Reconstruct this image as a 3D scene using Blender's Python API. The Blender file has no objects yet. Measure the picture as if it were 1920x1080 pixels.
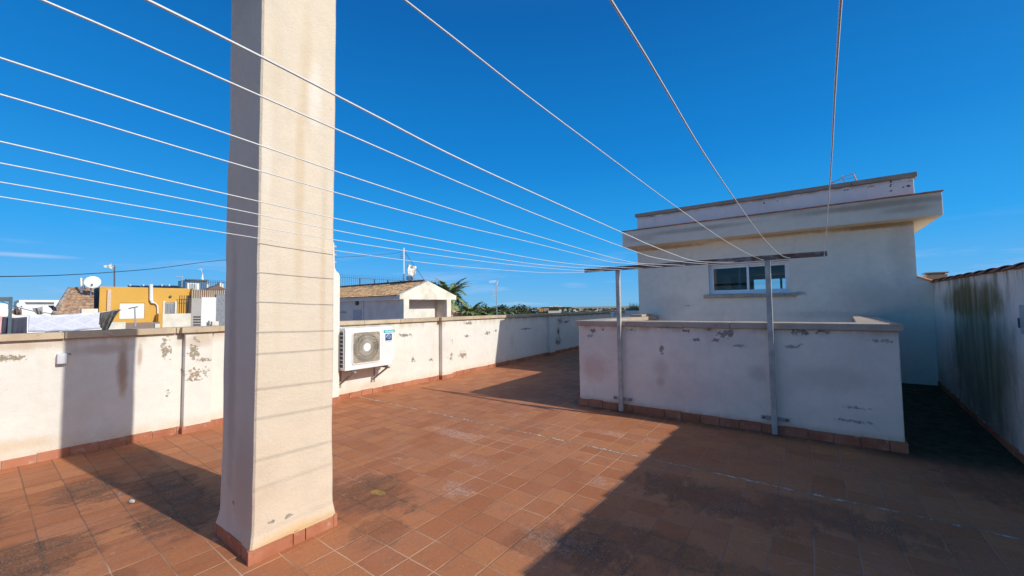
import bpy, bmesh, math, random
from mathutils import Vector, Matrix
random.seed(7)
S = bpy.context.scene
# ------------------------------------------------------------------ camera, sky, sun, exposure
F, H = 745.9, 1.7
RX = Vector((0.803, 0.596, -0.013)).normalized()
FW = Vector((-0.595, 0.802, 0.048)).normalized()
UP = RX.cross(FW).normalized(); RX = FW.cross(UP).normalized()
cam = bpy.data.cameras.new('camera'); co = bpy.data.objects.new('camera', cam)
S.collection.objects.link(co); S.camera = co
cam.sensor_width = 36; cam.lens = F/1920*36; cam.clip_start = .05; cam.clip_end = 9000
m = Matrix((RX, UP, -FW)).transposed().to_4x4(); m.translation = Vector((0, 0, H)); co.matrix_world = m
SUN = Vector((1, .13, .633)).normalized()
w = bpy.data.worlds.new('World'); S.world = w; w.use_nodes = True
wn = w.node_tree; bgn = wn.nodes['Background']
sky = wn.nodes.new('ShaderNodeTexSky'); sky.sky_type = 'NISHITA'; sky.sun_disc = False
sky.sun_elevation = math.asin(SUN.z); sky.sun_rotation = math.atan2(SUN.x, SUN.y)
sky.altitude = 100; sky.air_density = 1.0; sky.dust_density = .35; sky.ozone_density = 2.6
hsv = wn.nodes.new('ShaderNodeHueSaturation'); hsv.inputs['Saturation'].default_value = 1.22
hsv.inputs['Value'].default_value = 1.0
wn.links.new(sky.outputs[0], hsv.inputs['Color'])
# thin low clouds
tc = wn.nodes.new('ShaderNodeTexCoord'); mp = wn.nodes.new('ShaderNodeMapping')
mp.inputs['Scale'].default_value = (3, 3, 26); wn.links.new(tc.outputs['Generated'], mp.inputs[0])
nz = wn.nodes.new('ShaderNodeTexNoise'); nz.inputs['Scale'].default_value = 1.6; nz.inputs['Detail'].default_value = 5
wn.links.new(mp.outputs[0], nz.inputs[0])
cr = wn.nodes.new('ShaderNodeValToRGB'); cr.color_ramp.elements[0].position = .55; cr.color_ramp.elements[1].position = .78
wn.links.new(nz.outputs[0], cr.inputs[0])
sp = wn.nodes.new('ShaderNodeSeparateXYZ'); wn.links.new(tc.outputs['Generated'], sp.inputs[0])
mr = wn.nodes.new('ShaderNodeMapRange'); mr.inputs[1].default_value = .01; mr.inputs[2].default_value = .16
mr.inputs[3].default_value = .5; mr.inputs[4].default_value = 0; wn.links.new(sp.outputs[2], mr.inputs[0])
ml = wn.nodes.new('ShaderNodeMath'); ml.operation = 'MULTIPLY'
wn.links.new(cr.outputs[0], ml.inputs[0]); wn.links.new(mr.outputs[0], ml.inputs[1])
rp = wn.nodes.new('ShaderNodeValToRGB'); wn.links.new(sp.outputs[2], rp.inputs[0])
els = rp.color_ramp.elements
for i, (p_, c_) in enumerate(((0., (.13, .42, .72)), (.05, (.07, .37, .76)), (.15, (.010, .31, .76)), (.33, (.001, .20, .60)), (.60, (.001, .110, .39)), (1., (.03, .11, .32)))):
    e = els[i] if i < 2 else els.new(p_)
    e.position = p_; e.color = (*[v for v in c_], 1)
sc = wn.nodes.new('ShaderNodeVectorMath'); sc.operation = 'SCALE'; sc.inputs[3].default_value = 1/.13; wn.links.new(rp.outputs[0], sc.inputs[0])
sm = wn.nodes.new('ShaderNodeMix'); sm.data_type = 'RGBA'; sm.inputs[0].default_value = .92; wn.links.new(hsv.outputs[0], sm.inputs[6]); wn.links.new(sc.outputs[0], sm.inputs[7])
mx = wn.nodes.new('ShaderNodeMix'); mx.data_type = 'RGBA'; mx.inputs[7].default_value = (4.6, 5.0, 6.4, 1)
wn.links.new(ml.outputs[0], mx.inputs[0]); wn.links.new(sm.outputs[2], mx.inputs[6]); wn.links.new(mx.outputs[2], bgn.inputs['Color'])
d0 = (RX*((40-960)/F)-UP*((478-540)/F)+FW).normalized()
wm = wn.nodes.new('ShaderNodeMapping'); wm.inputs['Scale'].default_value = (12, 12, 190); wm.inputs['Location'].default_value = (-d0.x*12, -d0.y*12, -d0.z*190); wn.links.new(tc.outputs['Generated'], wm.inputs[0])
wl = wn.nodes.new('ShaderNodeVectorMath'); wl.operation = 'LENGTH'; wn.links.new(wm.outputs[0], wl.inputs[0])
wa = wn.nodes.new('ShaderNodeMath'); wa.operation = 'ADD'; wn.links.new(wl.outputs['Value'], wa.inputs[0]); wn.links.new(nz.outputs[0], wa.inputs[1])
wr = wn.nodes.new('ShaderNodeMapRange'); wr.inputs[1].default_value = .7; wr.inputs[2].default_value = 1.35; wr.inputs[3].default_value = .35; wr.inputs[4].default_value = 0; wn.links.new(wa.outputs[0], wr.inputs[0])
wx = wn.nodes.new('ShaderNodeMath'); wx.operation = 'MAXIMUM'; wn.links.new(wr.outputs[0], wx.inputs[0]); wn.links.new(ml.outputs[0], wx.inputs[1]); wn.links.new(wx.outputs[0], mx.inputs[0])
# warm glow added round the unseen sun to lift and warm shaded walls
dt = wn.nodes.new('ShaderNodeVectorMath'); dt.operation = 'DOT_PRODUCT'; dt.inputs[1].default_value = tuple(SUN); wn.links.new(tc.outputs['Generated'], dt.inputs[0])
m0 = wn.nodes.new('ShaderNodeMath'); m0.operation = 'MAXIMUM'; m0.inputs[1].default_value = 0; wn.links.new(dt.outputs['Value'], m0.inputs[0])
m1 = wn.nodes.new('ShaderNodeMath'); m1.operation = 'POWER'; m1.inputs[1].default_value = 11; wn.links.new(m0.outputs[0], m1.inputs[0])
au = wn.nodes.new('ShaderNodeVectorMath'); au.operation = 'SCALE'; au.inputs[0].default_value = (12, 10.6, 8.2); wn.links.new(m1.outputs[0], au.inputs[3])
ad = wn.nodes.new('ShaderNodeVectorMath'); ad.operation = 'ADD'; wn.links.new(mx.outputs[2], ad.inputs[0]); wn.links.new(au.outputs[0], ad.inputs[1]); wn.links.new(ad.outputs[0], bgn.inputs['Color'])
bgn.inputs['Strength'].default_value = .13
sl = bpy.data.lights.new('sun', 'SUN'); sl.energy = 3.35; sl.angle = math.radians(.53); sl.color = (1, .97, .90)
so = bpy.data.objects.new('sun', sl); S.collection.objects.link(so)
so.rotation_euler = SUN.to_track_quat('Z', 'Y').to_euler()
S.view_settings.view_transform = 'Standard'; S.view_settings.look = 'None'
S.view_settings.exposure = 0.2; S.view_settings.gamma = 1
S.render.engine = 'CYCLES'; S.cycles.max_bounces = 8; S.cycles.diffuse_bounces = 5

# ------------------------------------------------------------------ measuring: photo pixel -> point on a real plane
def ray(x, y): return RX*((x-960)/F) - UP*((y-540)/F) + FW
def aX(x, y, X):
    d = ray(x, y); t = X/d.x; return Vector((X, d.y*t, H+d.z*t))
def aY(x, y, Y):
    d = ray(x, y); t = Y/d.y; return Vector((d.x*t, Y, H+d.z*t))

# ------------------------------------------------------------------ material helpers
class N:
    def __init__(s, name, rough=.9, spec=.3):
        s.m = bpy.data.materials.new(name); s.m.use_nodes = True; s.t = s.m.node_tree
        s.b = s.t.nodes['Principled BSDF']; s.b.inputs['Roughness'].default_value = rough
        s.b.inputs['Specular IOR Level'].default_value = spec
        g = s.t.nodes.new('ShaderNodeNewGeometry'); s.p = g.outputs['Position']
        x = s.n('ShaderNodeSeparateXYZ'); s.l(s.p, x.inputs[0]); s.x, s.y, s.z = x.outputs
    def n(s, k): return s.t.nodes.new(k)
    def l(s, a, b):
        if hasattr(a, 'is_output'): s.t.links.new(a, b)
        elif isinstance(a, (tuple, list)) and len(a) == 3 and b.type == 'RGBA': b.default_value = (*a, 1)
        else: b.default_value = a
    def M(s, op, a, b=0., c=0., clamp=False):
        o = s.n('ShaderNodeMath'); o.operation = op; o.use_clamp = clamp
        s.l(a, o.inputs[0]); s.l(b, o.inputs[1])
        if op in ('MULTIPLY_ADD', 'COMPARE', 'WRAP'): s.l(c, o.inputs[2])
        return o.outputs[0]
    def noise(s, scale, detail=4, stretch=(1, 1, 1), rough=.55, off=(0, 0, 0)):
        mp = s.n('ShaderNodeMapping'); mp.inputs['Scale'].default_value = stretch; mp.inputs['Location'].default_value = off
        s.l(s.p, mp.inputs[0]); o = s.n('ShaderNodeTexNoise'); o.inputs['Scale'].default_value = scale
        o.inputs['Detail'].default_value = detail; o.inputs['Roughness'].default_value = rough
        s.l(mp.outputs[0], o.inputs[0]); return o.outputs[0]
    def ss(s, v, lo, hi, a=0., b=1.):
        o = s.n('ShaderNodeMapRange'); o.interpolation_type = 'SMOOTHSTEP'
        s.l(v, o.inputs[0]); o.inputs[1].default_value = lo; o.inputs[2].default_value = hi
        o.inputs[3].default_value = a; o.inputs[4].default_value = b; return o.outputs[0]
    def mix(s, f, a, b, mode='MIX'):
        o = s.n('ShaderNodeMix'); o.data_type = 'RGBA'; o.blend_type = mode
        s.l(f, o.inputs[0]); s.l(a, o.inputs[6]); s.l(b, o.inputs[7]); return o.outputs[2]
    def blob(s, c, r, amp=.9, nz=None, lo=.72, hi=1.):
        mp = s.n('ShaderNodeMapping'); mp.vector_type = 'POINT'
        mp.inputs['Scale'].default_value = tuple(1/q for q in r)
        mp.inputs['Location'].default_value = tuple(-a/q for a, q in zip(c, r)); s.l(s.p, mp.inputs[0])
        L = s.n('ShaderNodeVectorMath'); L.operation = 'LENGTH'; s.l(mp.outputs[0], L.inputs[0])
        d = L.outputs['Value']
        if nz is not None: d = s.M('ADD', d, s.M('MULTIPLY', s.M('SUBTRACT', nz, .5), amp*2))
        return s.ss(d, lo, hi, 1., 0.)
    def union(s, L):
        o = L[0]
        for q in L[1:]: o = s.M('MAXIMUM', o, q)
        return o
    def bump(s, h, strength=.4, dist=.01, prev=None):
        o = s.n('ShaderNodeBump'); o.inputs['Strength'].default_value = strength; o.inputs['Distance'].default_value = dist
        s.l(h, o.inputs['Height'])
        if prev is not None: s.l(prev, o.inputs['Normal'])
        s.t.links.new(o.outputs[0], s.b.inputs['Normal']); return o.outputs[0]
    def col(s, c): s.l(c, s.b.inputs['Base Color']); return s.m

def plain(name, c, rough=.7, metal=0., var=.12, scale=6., bump=0.):
    n = N(name, rough); n.b.inputs['Metallic'].default_value = metal
    v = n.noise(scale, 5)
    k = n.ss(v, .3, .7, 1-var, 1+var*.4)
    o = n.n('ShaderNodeVectorMath'); o.operation = 'SCALE'; o.inputs[0].default_value = c; n.l(k, o.inputs[3])
    n.t.links.new(o.outputs[0], n.b.inputs['Base Color'])
    if bump: n.bump(n.noise(scale*8, 3), .5, bump)
    return n.m

WHITE = (.80, .74, .63)
def stucco(name, base=WHITE, patches=(), patchcol=(.36, .27, .18), stains_shade=(), staincol=(.52, .36, .24), top=None, streak=.35, grain=1.,
           drip=None, mottle=(.60, .54, .46), foot=None):
    """white lime render: mottled, fine grain, peeled patches, rain streaks"""
    n = N(name, .92, .15)
    big = n.noise(.9, 5, off=(3, 1, 2)); mid = n.noise(7, 6, rough=.6); st = n.noise(5, 5, (1, 1, .12), off=(7, 2, 0))
    c = n.mix(n.ss(big, .42, .72, 0, .38), base, mottle)
    c = n.mix(n.ss(mid, .3, .75, 0, .16), c, (.48, .44, .38))
    c = n.mix(n.ss(st, .55, .8, 0, streak*.5), c, (.50, .40, .28))
    if top is not None:   # dirt running down from the coping
        z0, ln, cc, am = top
        d = n.M('SUBTRACT', z0, n.z); f = n.M('MULTIPLY', n.ss(d, 0, ln, am, 0), n.ss(n.noise(6, 5, (1, 1, .15), off=(1, 4, 0)), .36, .66))
        c = n.mix(f, c, cc)
    if foot is not None:
        z0, ln, cc, am = foot
        f = n.M('MULTIPLY', n.ss(n.z, z0, z0+ln, am, 0), n.ss(mid, .3, .6, .45, 1))
        c = n.mix(f, c, cc)
    nf = n.noise(9, 5, off=(2, 9, 4), rough=.7)
    for q in stains_shade:
        cc, r = q[0], q[1]; am = q[2] if len(q) > 2 else .6; sc = q[3] if len(q) > 3 else staincol
        c = n.mix(n.M('MULTIPLY', n.blob(cc, r, .35, nf, .25, 1.1), am), c, sc)
    c = n.mix(n.ss(n.noise(26, 5, rough=.75, off=(6, 3, 8)), .60, .72, 0, .28), c, (.46, .38, .30))
    h = n.M('MULTIPLY', n.noise(60*grain, 4, rough=.65), .6)
    h = n.M('ADD', h, n.M('MULTIPLY', mid, 1.1))
    h = n.M('ADD', h, n.M('MULTIPLY', n.noise(2.2, 2), 2.))
    if patches:
        np_ = n.noise(19, 6, off=(5, 5, 5), rough=.75)
        by = {}
        for q in patches:
            pc = q[2] if len(q) > 2 else patchcol
            by.setdefault(pc, []).append(n.blob(q[0], tuple(v*1.05 for v in q[1]), 3.2, np_, .55, .68))
        al = None
        for pc, L in by.items():
            u = n.union(L); c = n.mix(u, c, n.mix(n.ss(n.noise(30, 4), .35, .65), pc, tuple(v*.72 for v in pc)))
            al = u if al is None else n.M('MAXIMUM', al, u)
        h = n.M('SUBTRACT', h, n.M('MULTIPLY', al, 1.5))
    n.bump(h, .7, .009)
    return n.col(c)

# ------------------------------------------------------------------ mesh helpers
class MB:
    def __init__(s): s.v = []; s.f = []
    def add(s, vs, fs):
        o = len(s.v); s.v += [tuple(q) for q in vs]; s.f += [tuple(i+o for i in f) for f in fs]; return s
    def box(s, x0, x1, y0, y1, z0, z1, rz=0, piv=None):
        vs = [(x, y, z) for z in (z0, z1) for x, y in ((x0, y0), (x1, y0), (x1, y1), (x0, y1))]
        if rz:
            px, py = piv or ((x0+x1)/2, (y0+y1)/2); c, sn = math.cos(rz), math.sin(rz)
            vs = [(px+(x-px)*c-(y-py)*sn, py+(x-px)*sn+(y-py)*c, z) for x, y, z in vs]
        return s.add(vs, [(3, 2, 1, 0), (4, 5, 6, 7), (0, 1, 5, 4), (1, 2, 6, 5), (2, 3, 7, 6), (3, 0, 4, 7)])
    def prism(s, poly, a, b, axis='X'):
        """poly: 2D points in the plane across the axis (X: y,z  Y: x,z  Z: x,y)"""
        n = len(poly)
        def P(t, q): return {'X': (t, q[0], q[1]), 'Y': (q[0], t, q[1]), 'Z': (q[0], q[1], t)}[axis]
        vs = [P(a, q) for q in poly]+[P(b, q) for q in poly]
        fs = [tuple(range(n))[::-1], tuple(range(n, 2*n))]+[(i, (i+1) % n, n+(i+1) % n, n+i) for i in range(n)]
        return s.add(vs, fs)
    def quad(s, a, b, c, d): return s.add([a, b, c, d], [(0, 1, 2, 3)])
    def tube(s, pts, r, k=6, cap=True):
        pts = [Vector(p) for p in pts]; rr = r if isinstance(r, (list, tuple)) else [r]*len(pts)
        vs = []; n = len(pts); prev = None
        for i, p in enumerate(pts):
            t = (pts[min(i+1, n-1)]-pts[max(i-1, 0)]).normalized()
            if prev is None:
                a = t.cross(Vector((0, 0, 1)));
                if a.length < .05: a = t.cross(Vector((1, 0, 0)))
                a.normalize()
            else: a = (prev-t*prev.dot(t)).normalized()
            prev = a; b = t.cross(a)
            for j in range(k):
                q = 2*math.pi*j/k; vs.append(p+(a*math.cos(q)+b*math.sin(q))*rr[i])
        fs = [(i*k+j, i*k+(j+1) % k, (i+1)*k+(j+1) % k, (i+1)*k+j) for i in range(n-1) for j in range(k)]
        if cap: fs += [tuple(range(k))[::-1], tuple((n-1)*k+j for j in range(k))]
        return s.add(vs, fs)
    def disc(s, c, nrm, r, depth=.01, k=24):
        nrm = Vector(nrm).normalized(); return s.tube([Vector(c), Vector(c)+nrm*depth], r, k)
    def build(s, name, mat, parent=None, bevel=0, smooth=False, seg=2):
        me = bpy.data.meshes.new(name); me.from_pydata(s.v, [], s.f)
        bm = bmesh.new(); bm.from_mesh(me); bmesh.ops.recalc_face_normals(bm, faces=bm.faces); bm.to_mesh(me); bm.free()
        me.update(); o = bpy.data.objects.new(name, me); S.collection.objects.link(o)
        if mat: me.materials.append(mat)
        if parent: o.parent = parent; o.matrix_parent_inverse = parent.matrix_world.inverted()
        if smooth:
            for p in me.polygons: p.use_smooth = True
        if bevel:
            b = o.modifiers.new('bevel', 'BEVEL'); b.width = bevel; b.segments = seg; b.limit_method = 'ANGLE'; b.angle_limit = .6
            b.harden_normals = False
        return o
def tag(o, label, cat, group=None):
    o['label'] = label; o['category'] = cat
    if group: o['group'] = group
    return o
def struct(o): o['kind'] = 'structure'; return o
def thing(name, label, cat, loc=(0, 0, 0), group=None):
    o = bpy.data.objects.new(name, None); o.location = loc; o.empty_display_size = .2
    S.collection.objects.link(o); o.matrix_world = Matrix.Translation(Vector(loc)); return tag(o, label, cat, group)
def smoothpath(pts, sub=5):
    pts = [Vector(p) for p in pts]; out = []
    for i in range(len(pts)-1):
        p0, p1, p2, p3 = pts[max(i-1, 0)], pts[i], pts[i+1], pts[min(i+2, len(pts)-1)]
        for k in range(sub):
            t = k/sub; out.append(.5*((2*p1)+(p2-p0)*t+(2*p0-5*p1+4*p2-p3)*t*t+(3*p1-p0-3*p2+p3)*t**3))
    return out+[pts[-1]]

# ------------------------------------------------------------------ floor
def floor_z(x, y):
    a = max(0., min(1., (x+.5)/1.2)); r = max(0., y-6.5)*.079; l = max(0., y-6.5)*.010
    return a*r+(1-a)*l
T = .2465; TX, TY = -2.004, 2.059
def floor_mat():
    n = N('terracotta_tiles', .8, .22)
    wob = n.M('MULTIPLY', n.M('SUBTRACT', n.noise(3, 2), .5), .012)
    u = n.M('DIVIDE', n.M('ADD', n.M('SUBTRACT', n.x, TX), wob), T); v = n.M('DIVIDE', n.M('ADD', n.M('SUBTRACT', n.y, TY), wob), T)
    def dist(q):  # distance to the nearest joint in metres
        f = n.M('FRACT', q); return n.M('MULTIPLY', n.M('MINIMUM', f, n.M('SUBTRACT', 1., f)), T)
    du, dv = dist(u), dist(v); dm = n.M('MINIMUM', du, dv)
    gn = n.noise(14, 3)
    # individual tile tone
    cv = n.n('ShaderNodeCombineXYZ'); n.l(n.M('FLOOR', u), cv.inputs[0]); n.l(n.M('FLOOR', v), cv.inputs[1])
    wnz = n.n('ShaderNodeTexWhiteNoise'); wnz.noise_dimensions = '2D'; n.l(cv.outputs[0], wnz.inputs[0]); rnd = wnz.outputs[0]
    c = n.mix(n.ss(rnd, 0, 1, .0, 1.), (.41, .138, .052), (.52, .200, .078))
    c = n.mix(n.ss(n.noise(2.2, 6, off=(4, 4, 0)), .38, .68, 0, .55), c, (.45, .185, .095))
    c = n.mix(n.ss(n.noise(38, 4), .35, .75, 0, .4), c, (.36, .15, .07))
    # worn streaks running along the tiles
    sk = n.noise(9, 6, (1.6, .55, 1), rough=.7, off=(8, 1, 0))
    c = n.mix(n.ss(sk, .50, .72, 0, .45), c, (.27, .13, .085))
    spk = n.noise(48, 6, rough=.8, off=(7, 7, 7))
    c = n.mix(n.ss(spk, .55, .68, 0, .55), c, (.24, .12, .07)); c = n.mix(n.ss(spk, .44, .34, 0, .40), c, (.68, .42, .26))
    dk = n.noise(1.7, 7, (1.2, .8, 1), rough=.75, off=(21, 3, 0)); c = n.mix(n.ss(dk, .54, .68, 0, .45), c, (.26, .13, .075))
    # pale lime bloom
    bl = n.M('MULTIPLY', n.ss(n.noise(3.4, 7, (1, 1.3, 1), rough=.72, off=(11, 6, 0)), .60, .76), n.ss(n.noise(.8, 2, off=(1, 7, 0)), .36, .55))
    reg = n.ss(n.x, -6.9, -4.9)
    c = n.mix(n.M('MULTIPLY', n.M('MULTIPLY', bl, reg), .75), c, (.64, .49, .41))
    nb = n.noise(7, 6, rough=.75, off=(3, 3, 3))
    nb2 = n.noise(9, 7, rough=.8, off=(1, 3, 3))
    wb = n.union([n.blob((-3.1, 3.35, 0), (.35, .12, 1), 1.9, nb2), n.blob((-1.72, 3.65, 0), (.2, .1, 1), 1.9, nb2), n.blob((-1.55, 2.55, 0), (.28, .13, 1), 1.9, nb2), n.blob((-3.9, 3.95, 0), (.5, .2, 1), 1.9, nb2), n.blob((-2.7, 2.75, 0), (.2, .16, 1), 1.9, nb2), n.blob((-2.1, 5.1, 0), (.6, .12, 1), 1.9, nb2)])
    c = n.mix(n.M('MULTIPLY', n.M('MULTIPLY', wb, n.ss(n.noise(26, 6, rough=.8, off=(2, 5, 1)), .44, .58)), n.ss(rnd, 0, 1, .05, .5)), c, (.62, .47, .40))
    # joints: sandy, broken up, darker at left, shade painted in within the wall's shadow
    g = n.ss(n.M('ADD', dm, n.M('MULTIPLY', n.M('SUBTRACT', gn, .5), .006)), .0018, .0060, 1, 0)
    gb = n.M('MULTIPLY', g, n.ss(n.noise(1.3, 3, off=(2, 8, 0)), .34, .52, .35, 1))
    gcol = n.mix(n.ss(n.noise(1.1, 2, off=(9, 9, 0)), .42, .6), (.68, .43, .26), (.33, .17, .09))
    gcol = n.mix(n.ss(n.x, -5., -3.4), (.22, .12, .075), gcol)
    gcol = n.mix(n.M('MULTIPLY', n.ss(n.x, -1.75, -1.4), .7), gcol, (.30, .17, .12))  # shade beyond the right wall's shadow edge put into the joint colour
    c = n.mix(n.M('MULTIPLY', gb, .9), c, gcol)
    # old expansion joint, chalky filler
    jd = n.M('ABSOLUTE', n.M('SUBTRACT', n.M('ADD', n.y, n.M('MULTIPLY', n.M('SUBTRACT', n.noise(13, 6, rough=.8), .5), .11)), 4.50))
    jm = n.M('MULTIPLY', n.ss(jd, .010, .022, 1, 0), n.ss(n.noise(9, 7, rough=.85, off=(6, 0, 1)), .50, .58))
    c = n.mix(n.M('MULTIPLY', n.ss(jd, .02, .075, 1, 0), n.M('MULTIPLY', n.ss(nb, .35, .6), .55)), c, (.26, .17, .09))
    c = n.mix(n.M('MULTIPLY', jm, .75), c, (.72, .66, .58))
    # lichen and dirt
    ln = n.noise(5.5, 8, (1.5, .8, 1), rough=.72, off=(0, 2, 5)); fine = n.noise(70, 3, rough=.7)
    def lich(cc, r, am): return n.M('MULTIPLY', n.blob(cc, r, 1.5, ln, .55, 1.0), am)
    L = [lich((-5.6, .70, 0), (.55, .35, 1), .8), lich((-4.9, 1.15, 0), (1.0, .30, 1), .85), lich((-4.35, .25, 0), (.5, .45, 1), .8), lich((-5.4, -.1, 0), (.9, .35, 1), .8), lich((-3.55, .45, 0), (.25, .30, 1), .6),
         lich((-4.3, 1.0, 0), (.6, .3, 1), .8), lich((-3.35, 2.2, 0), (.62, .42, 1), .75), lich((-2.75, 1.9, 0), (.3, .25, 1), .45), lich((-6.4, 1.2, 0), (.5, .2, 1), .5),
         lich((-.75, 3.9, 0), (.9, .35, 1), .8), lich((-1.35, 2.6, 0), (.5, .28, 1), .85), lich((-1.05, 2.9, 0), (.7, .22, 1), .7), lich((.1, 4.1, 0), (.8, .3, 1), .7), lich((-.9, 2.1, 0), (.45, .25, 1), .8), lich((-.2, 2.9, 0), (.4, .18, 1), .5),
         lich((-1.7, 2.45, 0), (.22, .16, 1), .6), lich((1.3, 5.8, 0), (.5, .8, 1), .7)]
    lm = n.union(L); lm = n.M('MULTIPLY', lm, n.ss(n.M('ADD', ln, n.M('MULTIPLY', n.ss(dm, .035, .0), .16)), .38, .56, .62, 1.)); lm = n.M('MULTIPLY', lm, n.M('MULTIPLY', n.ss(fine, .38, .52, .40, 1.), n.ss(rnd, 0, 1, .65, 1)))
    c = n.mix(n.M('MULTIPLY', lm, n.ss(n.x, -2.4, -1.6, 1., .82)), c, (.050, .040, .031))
    # crumbs of mortar and yellow lichen among the dark
    cr = n.n('ShaderNodeTexVoronoi'); cr.inputs['Scale'].default_value = 34; n.l(n.p, cr.inputs[0])
    crumb = n.M('MULTIPLY', n.ss(cr.outputs['Distance'], .12, .2, 1, 0), n.ss(n.noise(4, 4, off=(3, 0, 8)), .52, .62))
    c = n.mix(n.M('MULTIPLY', crumb, n.ss(lm, .1, .45, 0, .8)), c, (.60, .50, .34))
    c = n.mix(n.M('MULTIPLY', n.M('MULTIPLY', n.blob((-3.25, 2.28, 0), (.09, .05, 1), 1.2, ln), n.ss(fine, .46, .56)), .75), c, (.62, .42, .06))
    # floor darkens in patches towards the low wall; moss in the passage
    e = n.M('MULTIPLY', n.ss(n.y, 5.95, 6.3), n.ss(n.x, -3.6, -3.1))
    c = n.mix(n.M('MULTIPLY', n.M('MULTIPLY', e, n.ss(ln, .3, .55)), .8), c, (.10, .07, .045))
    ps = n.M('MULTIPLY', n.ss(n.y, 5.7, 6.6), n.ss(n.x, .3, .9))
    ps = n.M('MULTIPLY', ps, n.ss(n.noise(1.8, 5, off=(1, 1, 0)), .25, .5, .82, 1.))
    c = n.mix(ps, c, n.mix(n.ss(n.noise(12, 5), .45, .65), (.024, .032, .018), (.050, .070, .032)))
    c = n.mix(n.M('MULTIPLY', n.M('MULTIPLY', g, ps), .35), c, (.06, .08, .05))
    h = n.M('MULTIPLY', n.ss(dm, .001, .008), 1.); h = n.M('ADD', h, n.M('MULTIPLY', n.noise(22, 6, rough=.65), .55))
    h = n.M('ADD', h, n.M('MULTIPLY', rnd, .35))
    n.bump(h, .7, .004)
    n.l(n.ss(nb, .3, .7, .62, .9), n.b.inputs['Roughness'])
    return n.col(c)
fm = MB(); xs = [-7.3, -5, -3.3, -2, -1, -.5, -.2, .1, .4, .7, 1, 1.5, 2.0]; ys = [-14, -4, 0, 3, 6.0, 6.5, 7, 8, 9, 9.95, 11, 26]
vs = [(x, y, floor_z(x, y)) for y in ys for x in xs]; k = len(xs)
fm.add(vs, [(j*k+i, j*k+i+1, (j+1)*k+i+1, (j+1)*k+i) for j in range(len(ys)-1) for i in range(k-1)])
struct(fm.build('terrace_floor', floor_mat()))

# ------------------------------------------------------------------ common materials
SUNW = stucco('white_render')
def skirt_mat():
    n = N('skirting_tile', .75, .25)
    c = n.mix(n.ss(n.noise(2.6, 5), .35, .65), (.36, .125, .065), (.47, .195, .11))
    c = n.mix(n.ss(n.noise(11, 6, rough=.7), .55, .72, 0, .6), c, (.62, .47, .36))
    c = n.mix(n.ss(n.noise(15, 6, off=(5, 5, 5), rough=.7), .58, .75, 0, .6), c, (.16, .10, .07))
    n.bump(n.noise(30, 4), .5, .003); return n.col(c)
SK = skirt_mat()
def coping_mat(name='coping_stone', base=(.58, .45, .30)):
    n = N(name, .9, .2)
    c = n.mix(n.ss(n.noise(2.5, 6), .35, .68), base, tuple(q*.80 for q in base))
    c = n.mix(n.ss(n.noise(18, 7, rough=.72), .56, .70, 0, .75), c, (.16, .12, .08))
    c = n.mix(n.ss(n.noise(26, 5, off=(4, 1, 1), rough=.7), .60, .74, 0, .6), c, (.62, .54, .40))
    n.bump(n.noise(40, 5, rough=.7), .7, .005); return n.col(c)
COP = coping_mat(); COPD = coping_mat('tower_coping_stone', (.36, .31, .26))
TERRA = plain('terracotta', (.50, .20, .10), .8, var=.35, scale=9, bump=.004)
def roof_tile_mat(name, a, b, dk, vs_=3.2, am=.75):
    n = N(name, .9, .15)
    v = n.n('ShaderNodeTexVoronoi'); v.inputs['Scale'].default_value = vs_; n.l(n.p, v.inputs[0])
    sv = n.n('ShaderNodeSeparateXYZ'); n.l(v.outputs['Color'], sv.inputs[0]); c = n.mix(sv.outputs[0], a, b); c = n.mix(n.ss(sv.outputs[1], .45, .9, 0, am), c, dk); c = n.mix(n.ss(n.noise(3.5, 6, rough=.7), .52, .7, 0, .8), c, dk)
    return n.col(c)
ROOF = roof_tile_mat('old_roof_tiles', (.64, .35, .16), (.84, .56, .29), (.20, .12, .07), 5., .6)
ROOF2 = roof_tile_mat('brown_roof_tiles', (.40, .235, .14), (.54, .36, .22), (.20, .12, .08), 4.5, .7)

def skirting(parent, pts, z0, h, th, normal_out, step=.25):
    """a run of single tiles with open joints along p0->p1"""
    mb = MB(); (x0, y0), (x1, y1) = pts; L = math.hypot(x1-x0, y1-y0); dx, dy = (x1-x0)/L, (y1-y0)/L; nx, ny = normal_out
    t = -random.random()*.1
    while t < L:
        a, b = max(t, 0), min(t+step-.006, L); hh = h+random.uniform(-.007, .007); o = th+random.uniform(-.0025, .0025)
        if b-a > .02:
            zz = z0(x0+dx*a, y0+dy*a) if callable(z0) else z0
            P = [(x0+dx*a, y0+dy*a), (x0+dx*b, y0+dy*b)]
            base = [P[0], P[1], (P[1][0]+nx*o, P[1][1]+ny*o), (P[0][0]+nx*o, P[0][1]+ny*o)]
            mb.prism(base, zz-.02, zz+hh, 'Z')
        t += step
    return mb.build('skirting', SK, parent, bevel=.003)

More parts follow.
